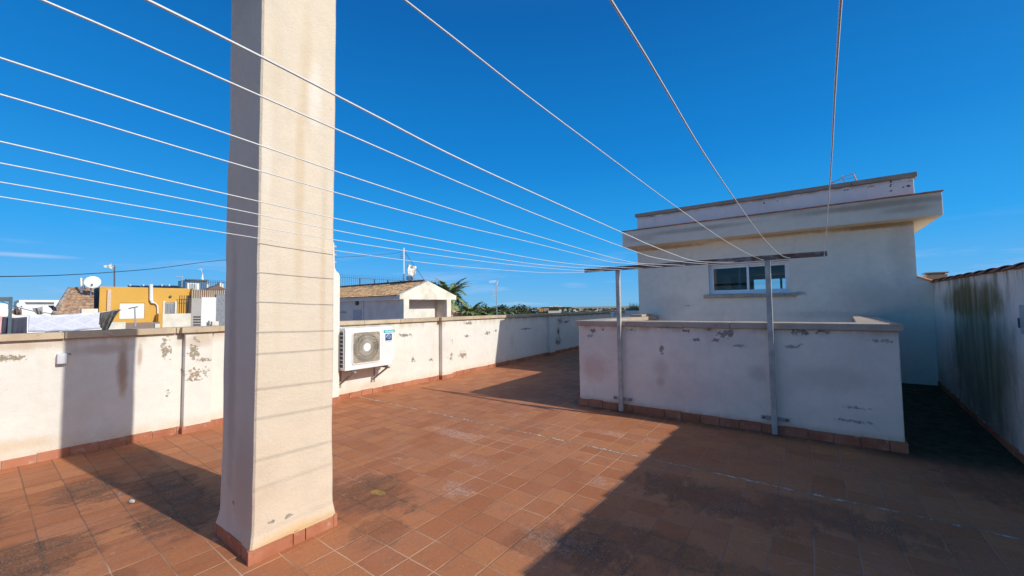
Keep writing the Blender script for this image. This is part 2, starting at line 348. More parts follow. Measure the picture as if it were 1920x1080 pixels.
# ------------------------------------------------------------------ long parapet on the left
WX = -7.14
def par_mat():
    P = lambda x, y: tuple(aX(x, y, WX))
    V = lambda x, y: tuple(aX(x, y, -7.03))
    pal = (.42, .35, .24); tan = (.46, .34, .22); gr = (.30, .27, .26)
    patches = [(V(368, 700), (.2, .13, .09), tan), (V(363, 658), (.2, .06, .16), pal), (V(381, 676), (.2, .08, .03), pal), (P(311, 655), (.2, .05, .14), pal), (P(18, 673), (.2, .12, .04), pal),
               (V(849, 668), (.3, .10, .12), tan), (P(868, 666), (.2, .15, .10), tan), (P(775, 674), (.2, .06, .05), gr), (P(760, 628), (.2, .16, .04), gr), (P(808, 675), (.2, .04, .04), gr),
               (V(852, 640), (.2, .06, .12), pal), (P(315, 741), (.2, .02, .05), gr), (P(914, 624), (.2, .10, .05), gr), (P(930, 620), (.2, .08, .03), gr), (P(878, 606), (.2, .12, .04), gr), (P(876, 630), (.2, .08, .04), gr),
               (P(1046, 641), (.2, .25, .12), gr), (P(1051, 602), (.2, .2, .12), gr), (P(1062, 603), (.2, .25, .05), gr), (P(985, 617), (.2, .3, .03), gr), (P(1047, 622), (.2, .1, .2), (.2, .19, .18))]
    st = [(P(230, 690), (.3, .07, .42), .85, (.40, .27, .19)), (P(262, 665), (.3, .035, .22), .7, (.42, .28, .18)), (P(231, 722), (.3, .05, .16), .6, (.48, .30, .17)), (P(190, 655), (.3, .35, .09), .55, (.45, .35, .27)), (P(40, 650), (.3, .35, .05), .5),
          (P(700, 720), (.3, .4, .1), .3), (P(960, 640), (.3, .12, .3), .25), (V(372, 640), (.3, .3, .12), .45), (P(0, 840), (.3, .6, .10), .5, (.60, .42, .22))]
    return stucco('parapet_render', (.78, .74, .65), patches, pal, st, top=(1.40, .22, (.52, .42, .28), .75), foot=(.08, .2, (.66, .50, .32), .6), streak=.25)
PM = par_mat()
par = thing('parapet_wall', 'long white parapet wall with stone coping along the left edge of the terrace', 'parapet', (WX, 6, 0))
MB().box(WX-.22, WX, -14, 26, -.2, 1.392).build('wall', PM, par, bevel=.006)
fz = lambda x, y: floor_z(x, y)
pil = [(1.77, 2.09), (6.66, 7.0), (11.6, 11.94)]
for a, b in pil:
    MB().box(WX-.01, WX+.105, a, b, .0, 1.392).build('pilaster', PM, par, bevel=.008)
mb = MB()   # coping slabs with joints
y = -4.
rng = random.Random(3)
edges = [-14, -11, -8, -6,-4, -2.9, -1.8, -.75, .64, 1.68, 2.86, 3.95, 4.62, 5.5, 6.56, 7.85, 8.9, 10.0, 11.2, 12.3, 13.4, 14.6, 15.8, 17, 18.2, 19.5, 20.8, 22, 23.4, 26]
for a, b in zip(edges, edges[1:]):
    d = rng.uniform(-.004, .004); mb.box(WX-.27, WX+.05+d, a+.003, b-.003, 1.394, 1.472+rng.uniform(-.003, .003))
for a, b in pil: mb.box(WX+.045, WX+.15, a-.05, b+.05, 1.396, 1.475)
mb.build('coping', COP, par, bevel=.006)
segs = [(-14, 1.77, 0), (2.09, 6.66, 0), (7.0, 11.6, 0), (11.94, 26, 0)]
for a, b, _ in segs: skirting(par, ((WX, a), (WX, b)), fz, .10, .018, (1, 0))
mb = MB()
for a, b in pil:
    z = fz(WX, a); mb.box(WX-.005, WX+.125, a-.018, b+.018, z-.02, z+.098)
mb.build('pilaster_skirting', SK, par, bevel=.003)

# white pier rising from the parapet behind the pillar
pier = thing('wall_pier', 'tall narrow white pier with a rounded shoulder half hidden behind the big square pillar', 'pier', (-6.98, 3.7, 0))
mb = MB(); Yr = 3.99
mb.prism([(3.42, 0), (Yr, 0), (Yr, 2.30), (Yr-.02, 2.36), (Yr-.07, 2.40), (Yr-.10, 2.46), (Yr-.12, 2.93), (3.42, 2.93)], WX-.22, -6.90, 'X')
mb.build('shaft', stucco('pier_render', (.80, .75, .66), streak=.3), pier, bevel=.012)
for zz in (2.54, 2.68, 2.83):
    MB().prism([(Yr-.13, zz), (Yr-.055, zz+.01), (Yr-.065, zz+.045), (Yr-.13, zz+.05)], -7.05, -6.93, 'X').build('broken_edge', COP, pier, bevel=.004)
mb = MB(); mb.box(WX-.005, -6.87, 3.40, Yr+.012, -.01, .12); mb.build('skirting', SK, pier, bevel=.004)

# ------------------------------------------------------------------ big square pillar
def pillar():
    t = thing('pillar', 'tall square white rendered pillar with terracotta skirting in the left foreground', 'pillar', (-3.37, 1.45, 0))
    x0, x1, y0, y1 = -3.672, -3.075, 1.165, 1.728
    rg = random.Random(11); mb = MB(); rows = []
    zs = [.085, .105, .125, .15, .19, .24]+[.24+.12*i for i in range(1, 44)]
    nx = 6
    ring0 = []
    c = .012
    def ring(z):
        fl = .020*max(0, 1-(z-.085)/.12)**1.3
        a0, a1, b0, b1 = x0-fl*1.1, x1+fl, y0-fl, y1+fl
        pts = []
        def edge(p, q):
            for i in range(nx): pts.append((p[0]+(q[0]-p[0])*i/(nx-1), p[1]+(q[1]-p[1])*i/(nx-1)))
        edge((a0+c, b0), (a1-c, b0)); edge((a1, b0+c), (a1, b1-c)); edge((a1-c, b1), (a0+c, b1)); edge((a0, b1-c), (a0, b0+c))
        return pts
    from mathutils import noise as mn
    for z in zs:
        rr = []
        for i, (x, yy) in enumerate(ring(z)):
            v = mn.noise_vector(Vector((x*2.2, yy*2.2, z*1.8)))*.010 + mn.noise_vector(Vector((x*9, yy*9, z*9)))*.0034
            rr.append((x+v.x, yy+v.y, z))
        rows.append(rr)
    n = len(rows[0]); vs = [p for r in rows for p in r]
    fs = [(j*n+i, j*n+(i+1) % n, (j+1)*n+(i+1) % n, (j+1)*n+i) for j in range(len(rows)-1) for i in range(n)]
    fs += [tuple(range(n))[::-1], tuple((len(rows)-1)*n+i for i in range(n))]
    mb.add(vs, fs)
    P = lambda x, y: tuple(aX(x, y, x1))
    gr = (.42, .38, .33)
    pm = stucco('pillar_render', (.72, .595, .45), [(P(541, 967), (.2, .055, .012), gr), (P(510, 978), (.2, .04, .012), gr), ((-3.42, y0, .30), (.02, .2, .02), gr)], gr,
                [(P(562, 330), (.3, .05, .95), .5, (.61, .44, .26)), (P(575, 120), (.3, .06, .6), .42, (.62, .46, .29)), (P(520, 120), (.3, .06, .5), .3, (.60, .47, .32)), (P(520, 560), (.3, .04, .5), .22, (.62, .48, .3)),
                 (P(550, 1000), (.5, .5, .10), .85, (.66, .43, .20)), (P(605, 560), (.3, .03, .9), .5, (.60, .45, .28)), (P(500, 300), (.3, .05, .5), .35, (.82, .74, .62)), (P(590, 180), (.3, .08, .35), .45, (.84, .78, .68)), ((-3.5, y0, 1.2), (.10, .3, 1.3), .5, (.42, .32, .24)), ((-3.25, y0, .5), (.3, .3, .5), .5, (.50, .36, .24)), (P(560, 500), (.3, .05, .35), .3, (.62, .47, .29)), ((-3.4, y0, 4.4), (.5, .3, .7), .5, (.45, .38, .32))],  # y0 entries: brown shade tint painted on the pillar's unlit side
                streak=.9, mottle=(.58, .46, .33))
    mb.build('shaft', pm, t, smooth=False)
    mb = MB()
    o = .028
    def tiles(p, q, ox, oy, cuts):
        for a, b in cuts:
            a += .0015; b -= .0015; hh = .092+rg.uniform(-.006, .006); d = rg.uniform(-.002, .002)
            A = (p[0]+(q[0]-p[0])*a, p[1]+(q[1]-p[1])*a); B = (p[0]+(q[0]-p[0])*b, p[1]+(q[1]-p[1])*b)
            mb.prism([A, B, (B[0]+ox*(.03+d), B[1]+oy*(.03+d)), (A[0]+ox*(.03+d), A[1]+oy*(.03+d))], -.01, hh, 'Z')
    e = .006
    tiles((x1-e, y0-.036), (x1-e, y1+.03), 1, 0, [(0, .46), (.465, .60), (.605, 1)])
    tiles((x0-.04, y0+e), (x1-.0, y0+e), 0, -1, [(0, .38), (.385, .80), (.805, 1)])
    tiles((x0+e, y0-.03), (x0+e, y1+.03), -1, 0, [(0, .5), (.5, 1)])
    tiles((x0-.03, y1-e), (x1+.03, y1-e), 0, 1, [(0, .5), (.5, 1)])
    mb.build('skirting', SK, t, bevel=.003)
pillar()

# ------------------------------------------------------------------ low wall (U shaped) in front of the stair house
LY = 6.30; LX0, LX1 = -3.235, .822
def low_mat():
    P = lambda x, y: tuple(aY(x, y, LY)); g = (.36, .31, .28); g2 = (.56, .47, .40)
    pa = [(P(1114, 620), (.05, .2, .04), g), (P(1106, 630), (.06, .2, .025), g2), (P(1184, 619), (.07, .2, .022), g), (P(1286, 620), (.06, .2, .022), g), (P(1303, 637), (.05, .2, .03), g), (P(1345, 636), (.075, .2, .04), g), (P(1362, 626), (.12, .2, .05), g),
          (P(1385, 648), (.09, .2, .02), g2), (P(1500, 622), (.10, .2, .045), g), (P(1542, 622), (.08, .2, .022), g), (P(1481, 650), (.12, .2, .03), g2), (P(1330, 618), (.03, .2, .02), g),
          (P(1240, 655), (.03, .2, .06), (.42, .33, .28)), (P(1604, 765), (.13, .2, .02), g2), (P(1600, 790), (.16, .2, .02), g2), (P(1655, 640), (.1, .2, .02), g2), (P(1130, 618), (.02, .2, .02), g), (P(1440, 611), (.3, .2, .02), g2), (P(1250, 614), (.25, .2, .015), g2)]
    st = [(P(1115, 690), (.34, .3, .30), .55, (.62, .40, .30)), (P(1240, 690), (.16, .3, .18), .4, (.55, .38, .30)), (P(1238, 715), (.08, .3, .10), .5, (.5, .35, .27)), (P(1422, 700), (.16, .3, .14), .4, (.52, .38, .30)), (P(1560, 710), (.6, .3, .2), .35, (.52, .42, .35)),
          (P(1290, 730), (.8, .3, .25), .2, (.62, .45, .36)), (P(1380, 640), (.5, .3, .15), .25, (.55, .42, .35))]
    return stucco('low_wall_render', (.92, .79, .645), pa, g, st, top=(1.37, .12, (.46, .33, .24), .6), foot=(.10, .10, (.55, .42, .27), .7), streak=.3)
LM = low_mat()
lw = thing('low_wall', 'waist high white wall with peeling paint and stone coping in front of the stair house', 'wall', (-1.2, LY, 0))
Lp = MB()
Lp.box(LX0, LX1, LY, LY+.30, -.1, 1.366)
Lp.box(LX0, LX0+.30, LY+.297, 9.84, -.1, 1.366)
Lp.add([(LX1-.3, LY+.297, -.1), (LX1, LY+.297, -.1), (LX1+.10, 9.84, -.1), (LX1-.20, 9.84, -.1), (LX1-.3, LY+.297, 1.366), (LX1, LY+.297, 1.366), (LX1+.10, 9.84, 1.366), (LX1-.20, 9.84, 1.366)],
       [(0, 1, 2, 3), (4, 5, 6, 7), (0, 1, 5, 4), (1, 2, 6, 5), (2, 3, 7, 6), (3, 0, 4, 7)])
Lp.build('wall', LM, lw, bevel=.010)
mb = MB(); cx = [LX0-.05, -2.36, -.88, LX1+.04]
for a, b in zip(cx, cx[1:]): mb.box(a+.002, b-.002, LY-.05, LY+.34, 1.368, 1.450+random.uniform(-.002, .002))
mb.box(LX0-.05, LX0+.34, LY+.344, 9.83, 1.368, 1.449)
mb.prism([(LX1-.34, LY+.344), (LX1+.04, LY+.344), (LX1+.14, 9.83), (LX1-.16, 9.83)], 1.368, 1.449, 'Z')
mb.box(LX0+.02, LX0+.29, 8.75, 9.6, 1.451, 1.50)
mb.build('coping', coping_mat('low_wall_coping_stone', (.50, .40, .31)), lw, bevel=.006)
skirting(lw, ((LX0-.02, LY), (LX1+.02, LY)), 0, .118, .022, (0, -1), .25)
skirting(lw, ((LX0, LY), (LX0, 9.8)), 0, .118, .02, (-1, 0), .25)
skirting(lw, ((LX1, LY-.02), (LX1+.1, 9.8)), fz, .11, .022, (1, 0), .25)

# ------------------------------------------------------------------ stair house (tower)
TY0 = 9.85; TX0, TX1 = -3.375, 1.56; TD = 24.0
def tower_mat():
    P = lambda x, y: tuple(aY(x, y, TY0)); g = (.34, .30, .26)
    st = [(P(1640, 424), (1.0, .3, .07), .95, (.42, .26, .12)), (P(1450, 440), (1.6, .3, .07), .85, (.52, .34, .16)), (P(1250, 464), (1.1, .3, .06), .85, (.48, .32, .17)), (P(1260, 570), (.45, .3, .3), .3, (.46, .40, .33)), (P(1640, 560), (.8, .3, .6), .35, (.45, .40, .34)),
          (P(1500, 550), (.12, .3, .05), .6, (.25, .22, .2)), (P(1560, 590), (1., .3, .1), .35, (.5, .44, .37)), (P(1690, 470), (.25, .3, .8), .35, (.42, .36, .32))]
    pa = [(P(1290, 573), (.10, .2, .012), (.5, .42, .3)), (P(1690, 432), (.012, .2, .012), (.2, .16, .13))]
    return stucco('stair_house_render', (.88, .77, .62), pa, g, st, streak=.2, grain=.7, mottle=(.62, .56, .48))
TM = tower_mat()
tw = thing('stair_house', 'pale rendered flat roofed stair house with deep cornice and one sliding window', 'building', (-.9, TY0, 0))
wx0, wx1, wz0, wz1 = -1.775, -.265, 1.925, 2.592
mb = MB()
mb.box(TX0, wx0, TY0, TY0+.22, 0, 3.60); mb.box(wx1, TX1, TY0, TY0+.22, 0, 3.60)
mb.box(wx0, wx1, TY0, TY0+.22, 0, wz0-.002); mb.box(wx0, wx1, TY0, TY0+.22, wz1, 3.60)
mb.box(TX0, TX0+.2, TY0+.22, TD, 0, 3.6); mb.box(TX1-.2, TX1, TY0+.22, TD, 0, 3.6)
# rear wall with a row of openings
ox = [(aY(1414, 530, TD).x, aY(1463, 530, TD).x), (aY(1467, 530, TD).x, aY(1510, 530, TD).x)]; oz0, oz1 = 1.75, aY(1450, 523, TD).z
mb.box(TX0+.2, ox[0][0], TD-.2, TD, 0, 3.6); mb.box(ox[0][1], ox[1][0], TD-.2, TD, oz0, oz1); mb.box(ox[1][1], TX1-.2, TD-.2, TD, 0, 3.6)
mb.box(ox[0][0], ox[1][1], TD-.2, TD, 0, oz0); mb.box(ox[0][0], ox[1][1], TD-.2, TD, oz1, 3.6)
mb.build('wall', TM, tw)
MB().box(TX0+.2, TX1-.2, TY0+.22, TD-.2, 0.3, .4).build('inner_floor', plain('inner_floor', (.25, .2, .16)), tw)
o = .30; CY = 9.50
def corn_mat():
    P = lambda x, y: tuple(aY(x, y, CY))
    st = [(P(1640, 385), (1.5, .4, .09), .85, (.42, .30, .21)), (P(1300, 430), (1.5, .4, .07), .7, (.42, .34, .27)), (P(1700, 392), (.4, .4, .08), .5, (.36, .25, .18)), (P(1450, 400), (1.2, .4, .06), .5, (.42, .33, .25)), (P(1200, 447), (.5, .4, .10), .4, (.42, .34, .28))]
    return stucco('cornice_render', (.78, .66, .52), (), stains_shade=st, streak=.5, grain=.8, mottle=(.46, .40, .33))
CM = corn_mat()
MB().box(TX0-o+.05, TX1+o, CY, TD+.3, 3.135, 3.525).build('cornice', CM, tw, bevel=.008)
mb = MB(); x = TX0-o+.03
while x < TX1+o:
    b = min(x+.33, TX1+o+.02); mb.box(x+.002, b-.002, CY-.022, CY+.30, 3.527, 3.548+random.uniform(-.002, .003)); x += .33
mb.box(TX1+o-.28, TX1+o+.022, CY+.302, TD+.3, 3.527, 3.549)
mb.build('cornice_tiles', TERRA, tw, bevel=.003)
def upar_mat():
    P = lambda x, y: tuple(aY(x, y, TY0-.03)); k = (.10, .09, .09)
    pa = [(P(1670, 347), (.016, .2, .03), k), (P(1671, 358), (.02, .2, .012), k), (P(1703, 348), (.03, .2, .02), k), (P(1694, 351), (.02, .2, .01), k), (P(1433, 380), (.015, .2, .03), k), (P(1458, 378), (.012, .2, .03), k), (P(1670, 340), (.01, .2, .03), k),
          (P(1222, 406), (.05, .2, .012), k), (P(1596, 355), (.1, .2, .008), k), (P(1632, 350), (.06, .2, .006), k), (P(1705, 340), (.04, .2, .006), k), (P(1585, 345), (.03, .2, .008), k)]
    return stucco('roof_parapet_render', (.82, .76, .70), pa, k, streak=.4, top=(3.91, .08, (.40, .30, .22), .9), grain=.8)
mb = MB(); ux0, ux1 = TX0+.02, TX1+.03; uy = TY0-.03
mb.box(ux0, ux1, uy, uy+.18, 3.550, 3.905); mb.box(ux0, ux0+.18, uy+.18, TD, 3.550, 3.905); mb.box(ux1-.18, ux1, uy+.18, TD, 3.550, 3.905); mb.box(ux0, ux1, TD, TD+.18, 3.550, 3.905)
mb.build('roof_parapet', upar_mat(), tw, bevel=.008)
mb = MB(); xx = [ux0-.04, -2.1, -.7, .75, ux1+.045]
for a, b in zip(xx, xx[1:]): mb.box(a+.002, b-.002, uy-.045, uy+.23, 3.908, 3.990)
mb.box(ux0-.04, ux0+.2, uy+.234, TD+.2, 3.908, 3.988); mb.box(ux1-.2, ux1+.045, uy+.234, TD+.2, 3.908, 3.988)
mb.build('roof_coping', COPD, tw, bevel=.006)
# window
ALU = plain('white_aluminium', (.78, .80, .82), .35, var=.05)
def glass_mat():
    m = bpy.data.materials.new('window_glass'); m.use_nodes = True; t = m.node_tree; t.nodes.clear()
    o = t.nodes.new('ShaderNodeOutputMaterial'); a = t.nodes.new('ShaderNodeBsdfTransparent'); a.inputs[0].default_value = (.80, .84, .84, 1)
    g = t.nodes.new('ShaderNodeBsdfGlossy'); g.inputs['Roughness'].default_value = .02; fz_ = t.nodes.new('ShaderNodeFresnel'); fz_.inputs[0].default_value = 1.45
    mxs = t.nodes.new('ShaderNodeMixShader'); t.links.new(fz_.outputs[0], mxs.inputs[0]); t.links.new(a.outputs[0], mxs.inputs[1]); t.links.new(g.outputs[0], mxs.inputs[2]); t.links.new(mxs.outputs[0], o.inputs[0]); return m
GL = glass_mat()
fy = TY0+.09
win = MB(); fw = .045
def frame(mb, x0, x1, z0, z1, y0, y1, w_):
    mb.box(x0, x1, y0, y1, z0, z0+w_); mb.box(x0, x1, y0, y1, z1-w_, z1); mb.box(x0, x0+w_, y0+.001, y1-.001, z0+w_, z1-w_); mb.box(x1-w_, x1, y0+.001, y1-.001, z0+w_, z1-w_)
frame(win, wx0+.003, wx1-.003, wz0+.004, wz1-.004, fy, fy+.09, .040)
wino = win.build('window', ALU, tw, bevel=.003)
xm = (wx0+wx1)/2
for i, (a, b, yy) in enumerate(((wx0+.044, xm+.025, fy+.012), (xm-.025, wx1-.044, fy+.044))):
    s_ = MB(); frame(s_, a, b, wz0+.045, wz1-.045, yy, yy+.028, .045); s_.build('sash', ALU, wino, bevel=.003)
    MB().box(a+.04, b-.04, yy+.010, yy+.014, wz0+.085, wz1-.085).build('glass', GL, wino)
MB().box(wx0-.11, wx1+.09, TY0-.055, TY0+.085, wz0-.085, wz0-.004).build('window_sill', coping_mat('sill_stone', (.46, .38, .30)), tw, bevel=.005)
# stick and rail standing inside the window
MB().tube([(-1.32, 10.6, .5), (-1.22, 10.5, 2.75)], .022, 8).build('inner_pole', plain('pale_pole', (.6, .58, .52)), tw)

# TV aerial lying on the stair house roof
an = thing('roof_aerial', 'small red and white aerial sticking up over the stair house coping', 'antenna', (.7, 10.6, 3.9))
p = lambda x, y: aY(x, y, 10.5)
MB().tube([p(1558, 345), p(1582, 331), p(1604, 324.5)], .008).tube([p(1560, 341), p(1606, 332)], .006).build('boom', plain('aerial_metal', (.6, .6, .62), .4, .6), an)
for q_ in (((1579, 329), (1583, 341), .010), ((1600, 325), (1606, 340), .014), ((1556, 342), (1564, 341), .016)): MB().tube([p(*q_[0]), p(*q_[1])], q_[2]).build('element', plain('aerial_red', (.75, .35, .32), .5), an)
MB().tube([p(1583, 341), p(1583, 341)-Vector((0, 0, .8))], .01).build('mast', plain('aerial_mast', (.5, .5, .5), .4, .6), an)

# ------------------------------------------------------------------ back wall, right wall with verge tiles
RXW = 1.75
def right_mat():
    P = lambda x, y: tuple(aX(x, y, RXW))
    n = N('mossy_render', .93, .15)
    mid = n.noise(6, 6, rough=.62); st = n.noise(7, 6, (1, 1, .10), off=(7, 2, 0), rough=.65); big = n.noise(1.2, 4)
    c = n.mix(n.ss(mid, .3, .75, 0, .25), (.80, .73, .64), (.50, .47, .43))
    nf = n.noise(4, 6, (1, 1, .35), off=(2, 9, 4), rough=.7)
    br = n.blob((RXW, 7.95, 1.72), (1, 1.5, .30), .5, nf, .5, 1.05)
    gn = n.blob((RXW, 7.75, .95), (1, 1.5, 1.15), .45, nf, .4, 1.1)
    gk = n.M('MULTIPLY', n.ss(n.y, 6.3, 7.), n.ss(n.z, .0, 1.1, 1, 0))
    c = n.mix(n.M('MULTIPLY', gn, n.ss(st, .28, .68, .72, .96)), c, (.15, .155, .075))
    c = n.mix(n.M('MULTIPLY', br, n.ss(st, .34, .60, .6, .95)), c, (.16, .12, .045))
    c = n.mix(n.M('MULTIPLY', gk, n.ss(mid, .3, .6, .25, .6)), c, (.13, .15, .13))
    c = n.mix(n.M('MULTIPLY', n.ss(n.z, 1.7, 2.05), n.ss(st, .45, .62, 0, .75)), c, (.20, .17, .10))
    c = n.mix(n.M('MULTIPLY', n.ss(n.y, 6.6, 9.6), n.ss(n.z, 1.5, .3, 0, 1)), c, c)
    h = n.M('ADD', n.M('MULTIPLY', n.noise(50, 4), .6), n.M('MULTIPLY', mid, 1.2)); n.bump(h, .6, .006)
    return n.col(c)
rw = thing('boundary_wall', 'tall stained white wall with green algae and clay verge tiles on the right', 'wall', (RXW, 5, 0))
MB().box(RXW, RXW+.28, -14, 10.1, -.2, 2.035).build('wall', right_mat(), rw, bevel=.006)
skirting(rw, ((RXW, -14), (RXW, 9.84)), fz, .09, .018, (-1, 0), .25)
mb = MB(); y = -14.24; i = 0
while y < 9.8:   # overlapping half-round clay tiles laid along the wall top
    vs = []; kk = 10; y2 = y+.47
    for yy, r, zz in ((y-.0, .075, 2.040), (y2, .064, 2.018)):
        for j in range(kk+1):
            a = math.pi*j/kk; vs.append((RXW+.035-math.cos(a)*r, yy, zz+math.sin(a)*r*.70))
    for yy, r, zz in ((y-.0, .062, 2.040), (y2, .052, 2.018)):
        for j in range(kk+1):
            a = math.pi*j/kk; vs.append((RXW+.035-math.cos(a)*r, yy, zz+math.sin(a)*r*.70))
    n1 = kk+1; fs = []
    for j in range(kk):
        fs += [(j, j+1, n1+j+1, n1+j), (2*n1+j, 2*n1+j+1, 3*n1+j+1, 3*n1+j), (j, j+1, 2*n1+j+1, 2*n1+j), (n1+j, n1+j+1, 3*n1+j+1, 3*n1+j)]
    mb.add(vs, fs); mb.box(RXW+.0, RXW+.1, y, y+.42, 2.03, 2.052); y += .42
mb.build('verge_tiles', plain('old_clay', (.33, .13, .08), .85, var=.5, scale=7, bump=.004), rw)
bw = thing('back_wall', 'short pale wall closing the dark passage between stair house and boundary wall', 'wall', (1.66, TY0, 0))
mb = MB(); mb.prism([(TX1+.001, 0), (RXW-.002, 0), (RXW-.002, 2.035), (TX1+.001, 2.135)], TY0+.002, TY0+.2, 'Y'); mb.build('wall', TM, bw)
mb = MB()
vs = []; kk = 8
for (x_, z_) in ((TX1+.002, 2.155), (RXW+.05, 2.045)):
    for j in range(kk+1):
        a = math.pi*j/kk; vs.append((x_, TY0+.08-math.cos(a)*.10, z_+math.sin(a)*.04-.02))
mb.add(vs, [(j, j+1, kk+2+j, kk+1+j) for j in range(kk)]+[tuple(range(kk+1)), tuple(range(kk+1, 2*kk+2))]); mb.build('ridge_tile', TERRA, bw)
ch = thing('chimney', 'squat brown stone chimney with flat cap behind the corner of the walls', 'chimney', (2.4, 13.2, 1.9))
BR = coping_mat('chimney_stone', (.34, .25, .20))
mb = MB(); mb.box(2.22, 2.56, 13.05, 13.4, 1.7, 2.32); mb.build('stack', BR, ch, bevel=.01)
MB().box(2.25, 2.53, 13.08, 13.37, 2.325, 2.345).box(2.20, 2.58, 13.02, 13.42, 2.347, 2.372).build('cap', coping_mat('chimney_cap_stone', (.28, .2, .16)), ch, bevel=.005)
cb = thing('meter_cabinet', 'small grey metal cabinet on the boundary wall at the right edge', 'cabinet', (RXW, 6.1, 1.5))
GM = plain('grey_painted_metal', (.42, .45, .48), .45, .2, var=.1)
MB().box(RXW-.012, RXW, 5.75, 6.385, 1.36, 1.655).build('door', GM, cb, bevel=.003)
MB().box(RXW-.02, RXW-.002, 6.387, 6.41, 1.42, 1.52).build('hinge', plain('dark_hinge', (.12, .11, .11), .5, .5), cb)

# ------------------------------------------------------------------ clothes drying frame
def rust_mat():
    n = N('rusty_painted_steel', .85, .25); a = n.noise(11, 6, (.5, 1, 1), rough=.7); b = n.noise(4, 4, (.6, 1, 1), off=(2, 2, 2))
    c = n.mix(n.ss(a, .42, .58), (.15, .075, .05), (.28, .25, .23)); c = n.mix(n.ss(b, .5, .6, 0, .7), c, (.20, .08, .05)); n.bump(a, .5, .003); return n.col(c)
RU = rust_mat()
PG = plain('weathered_grey_paint', (.47, .455, .41), .6, .1, var=.25, scale=7, bump=.001)
hookX = [-3.028, -2.689, -2.37, -2.052, -1.752, -1.424, -1.117, -.797, -.455, -.165, .184]
cf = thing('drying_frame', 'steel drying frame with rusty angle rail on two grey posts bolted to the low wall', 'clothes rack', (-1.4, 6.21, 0))
BY = 6.19
MB().box(-3.045, .215, BY-.004, BY+.002, 2.272, 2.337).box(-3.045, .215, BY+.002, BY+.055, 2.330, 2.3365).build('rail', RU, cf, bevel=.0015)
for px in (-2.465, -.405):
    MB().box(px-.031, px+.031, BY+.004, BY+.066, .012, 2.329).build('post', PG, cf, bevel=.004)
    MB().box(px-.15, px+.16, LY-.030, LY-.023, .175, .225).build('wall_bracket', plain('galvanised', (.40, .39, .37), .5, .5), cf, bevel=.002)
    for q in (-.12, .13): MB().disc((px+q, LY-.031, .2), (0, -1, 0), .014, .012, 6).build('bolt', plain('bolt_steel', (.2, .13, .1), .5, .6), cf)
HW = plain('hook_wire', (.62, .58, .52), .4, .4)
for hx in hookX: MB().tube([(hx, BY+.02, 2.30), (hx, BY-.012, 2.285), (hx+.004, BY-.03, 2.275), (hx+.012, BY-.03, 2.288)], .0035, 6).build('hook', HW, cf)

# eleven white lines
WP = [[(0.05, 2.25), (0.89, 2.21), (1.95, 2.165), (3.12, 2.15), (4.58, 2.18), (5.32, 2.215)],
 [(0.04, 2.25), (0.79, 2.22), (1.73, 2.19), (2.77, 2.178), (4.07, 2.19), (5.49, 2.235)],
 [(0.04, 2.255), (0.69, 2.23), (1.53, 2.19), (2.44, 2.17), (3.59, 2.165), (4.84, 2.21)],
 [(0.03, 2.25), (0.60, 2.22), (1.32, 2.19), (2.11, 2.17), (3.45, 2.155), (4.73, 2.20)],
 [(0.02, 2.30), (0.51, 2.27), (1.13, 2.24), (1.80, 2.22), (2.65, 2.213), (4.08, 2.19), (4.80, 2.22)],
 [(0.01, 2.27), (0.41, 2.25), (0.91, 2.22), (1.60, 2.19), (2.16, 2.17), (3.90, 2.14), (5.2, 2.215)],
 [(0.05, 2.28), (0.32, 2.262), (0.72, 2.235), (1.30, 2.20), (2.04, 2.17), (3.08, 2.145), (3.77, 2.14), (5.0, 2.2)],
 [(0.12, 2.18), (0.51, 2.155), (0.78, 2.135), (1.20, 2.12), (2.21, 2.095), (2.70, 2.085), (3.79, 2.09), (5.15, 2.19)],
 [(0.36, 2.15), (0.68, 2.142), (1.10, 2.14), (1.83, 2.138), (3.02, 2.15), (4.6, 2.2)],
 [(0.40, 2.045), (0.62, 2.037), (0.90, 2.022), (1.37, 2.018), (1.97, 2.02), (2.83, 2.045), (4.2, 2.12)],
 [(.58, 2.05), (1.2, 2.055), (1.7, 2.07), (3.2, 2.13), (4.8, 2.21)]]
WM = plain('white_plastic_wire', (.74, .72, .68), .4, var=.05)
ordn = ['leftmost', 'second from left', 'third from left', 'fourth from left', 'fifth from left', 'sixth from left', 'fifth from right', 'fourth from right', 'third from right', 'second from right', 'rightmost']
for i, (hx, wp) in enumerate(zip(hookX, WP)):
    f = (lambda y: hx) if i < 10 else (lambda y: .03+.154*min(1, max(0, y/6.18)))
    z0 = wp[0][1]+(wp[0][1]-wp[1][1])/(wp[1][0]-wp[0][0])*2.4*.6 if i < 8 else wp[0][1]+.08
    z0 = min(z0, 2.33)
    z0 = wp[0][1]; pts = [(f(q_), q_, z0+.02*(-q_)**.8) for q_ in (-2.3, -1.6, -1.0, -.5)]+[(f(y), y, z) for y, z in wp]+[(f(6.15), BY-.035, 2.276)]
    q = smoothpath(pts, 5)+[Vector((hx+.008, BY-.028, 2.283))]
    o_ = MB().tube(q, (.0024 if i < 8 else .0016), 6).build('clothesline', WM, None, smooth=True)
    tag(o_, 'thin white clothesline, %s of those hooked on the rusty rail' % ordn[i], 'clothesline', 'white clotheslines strung to the rusty rail')

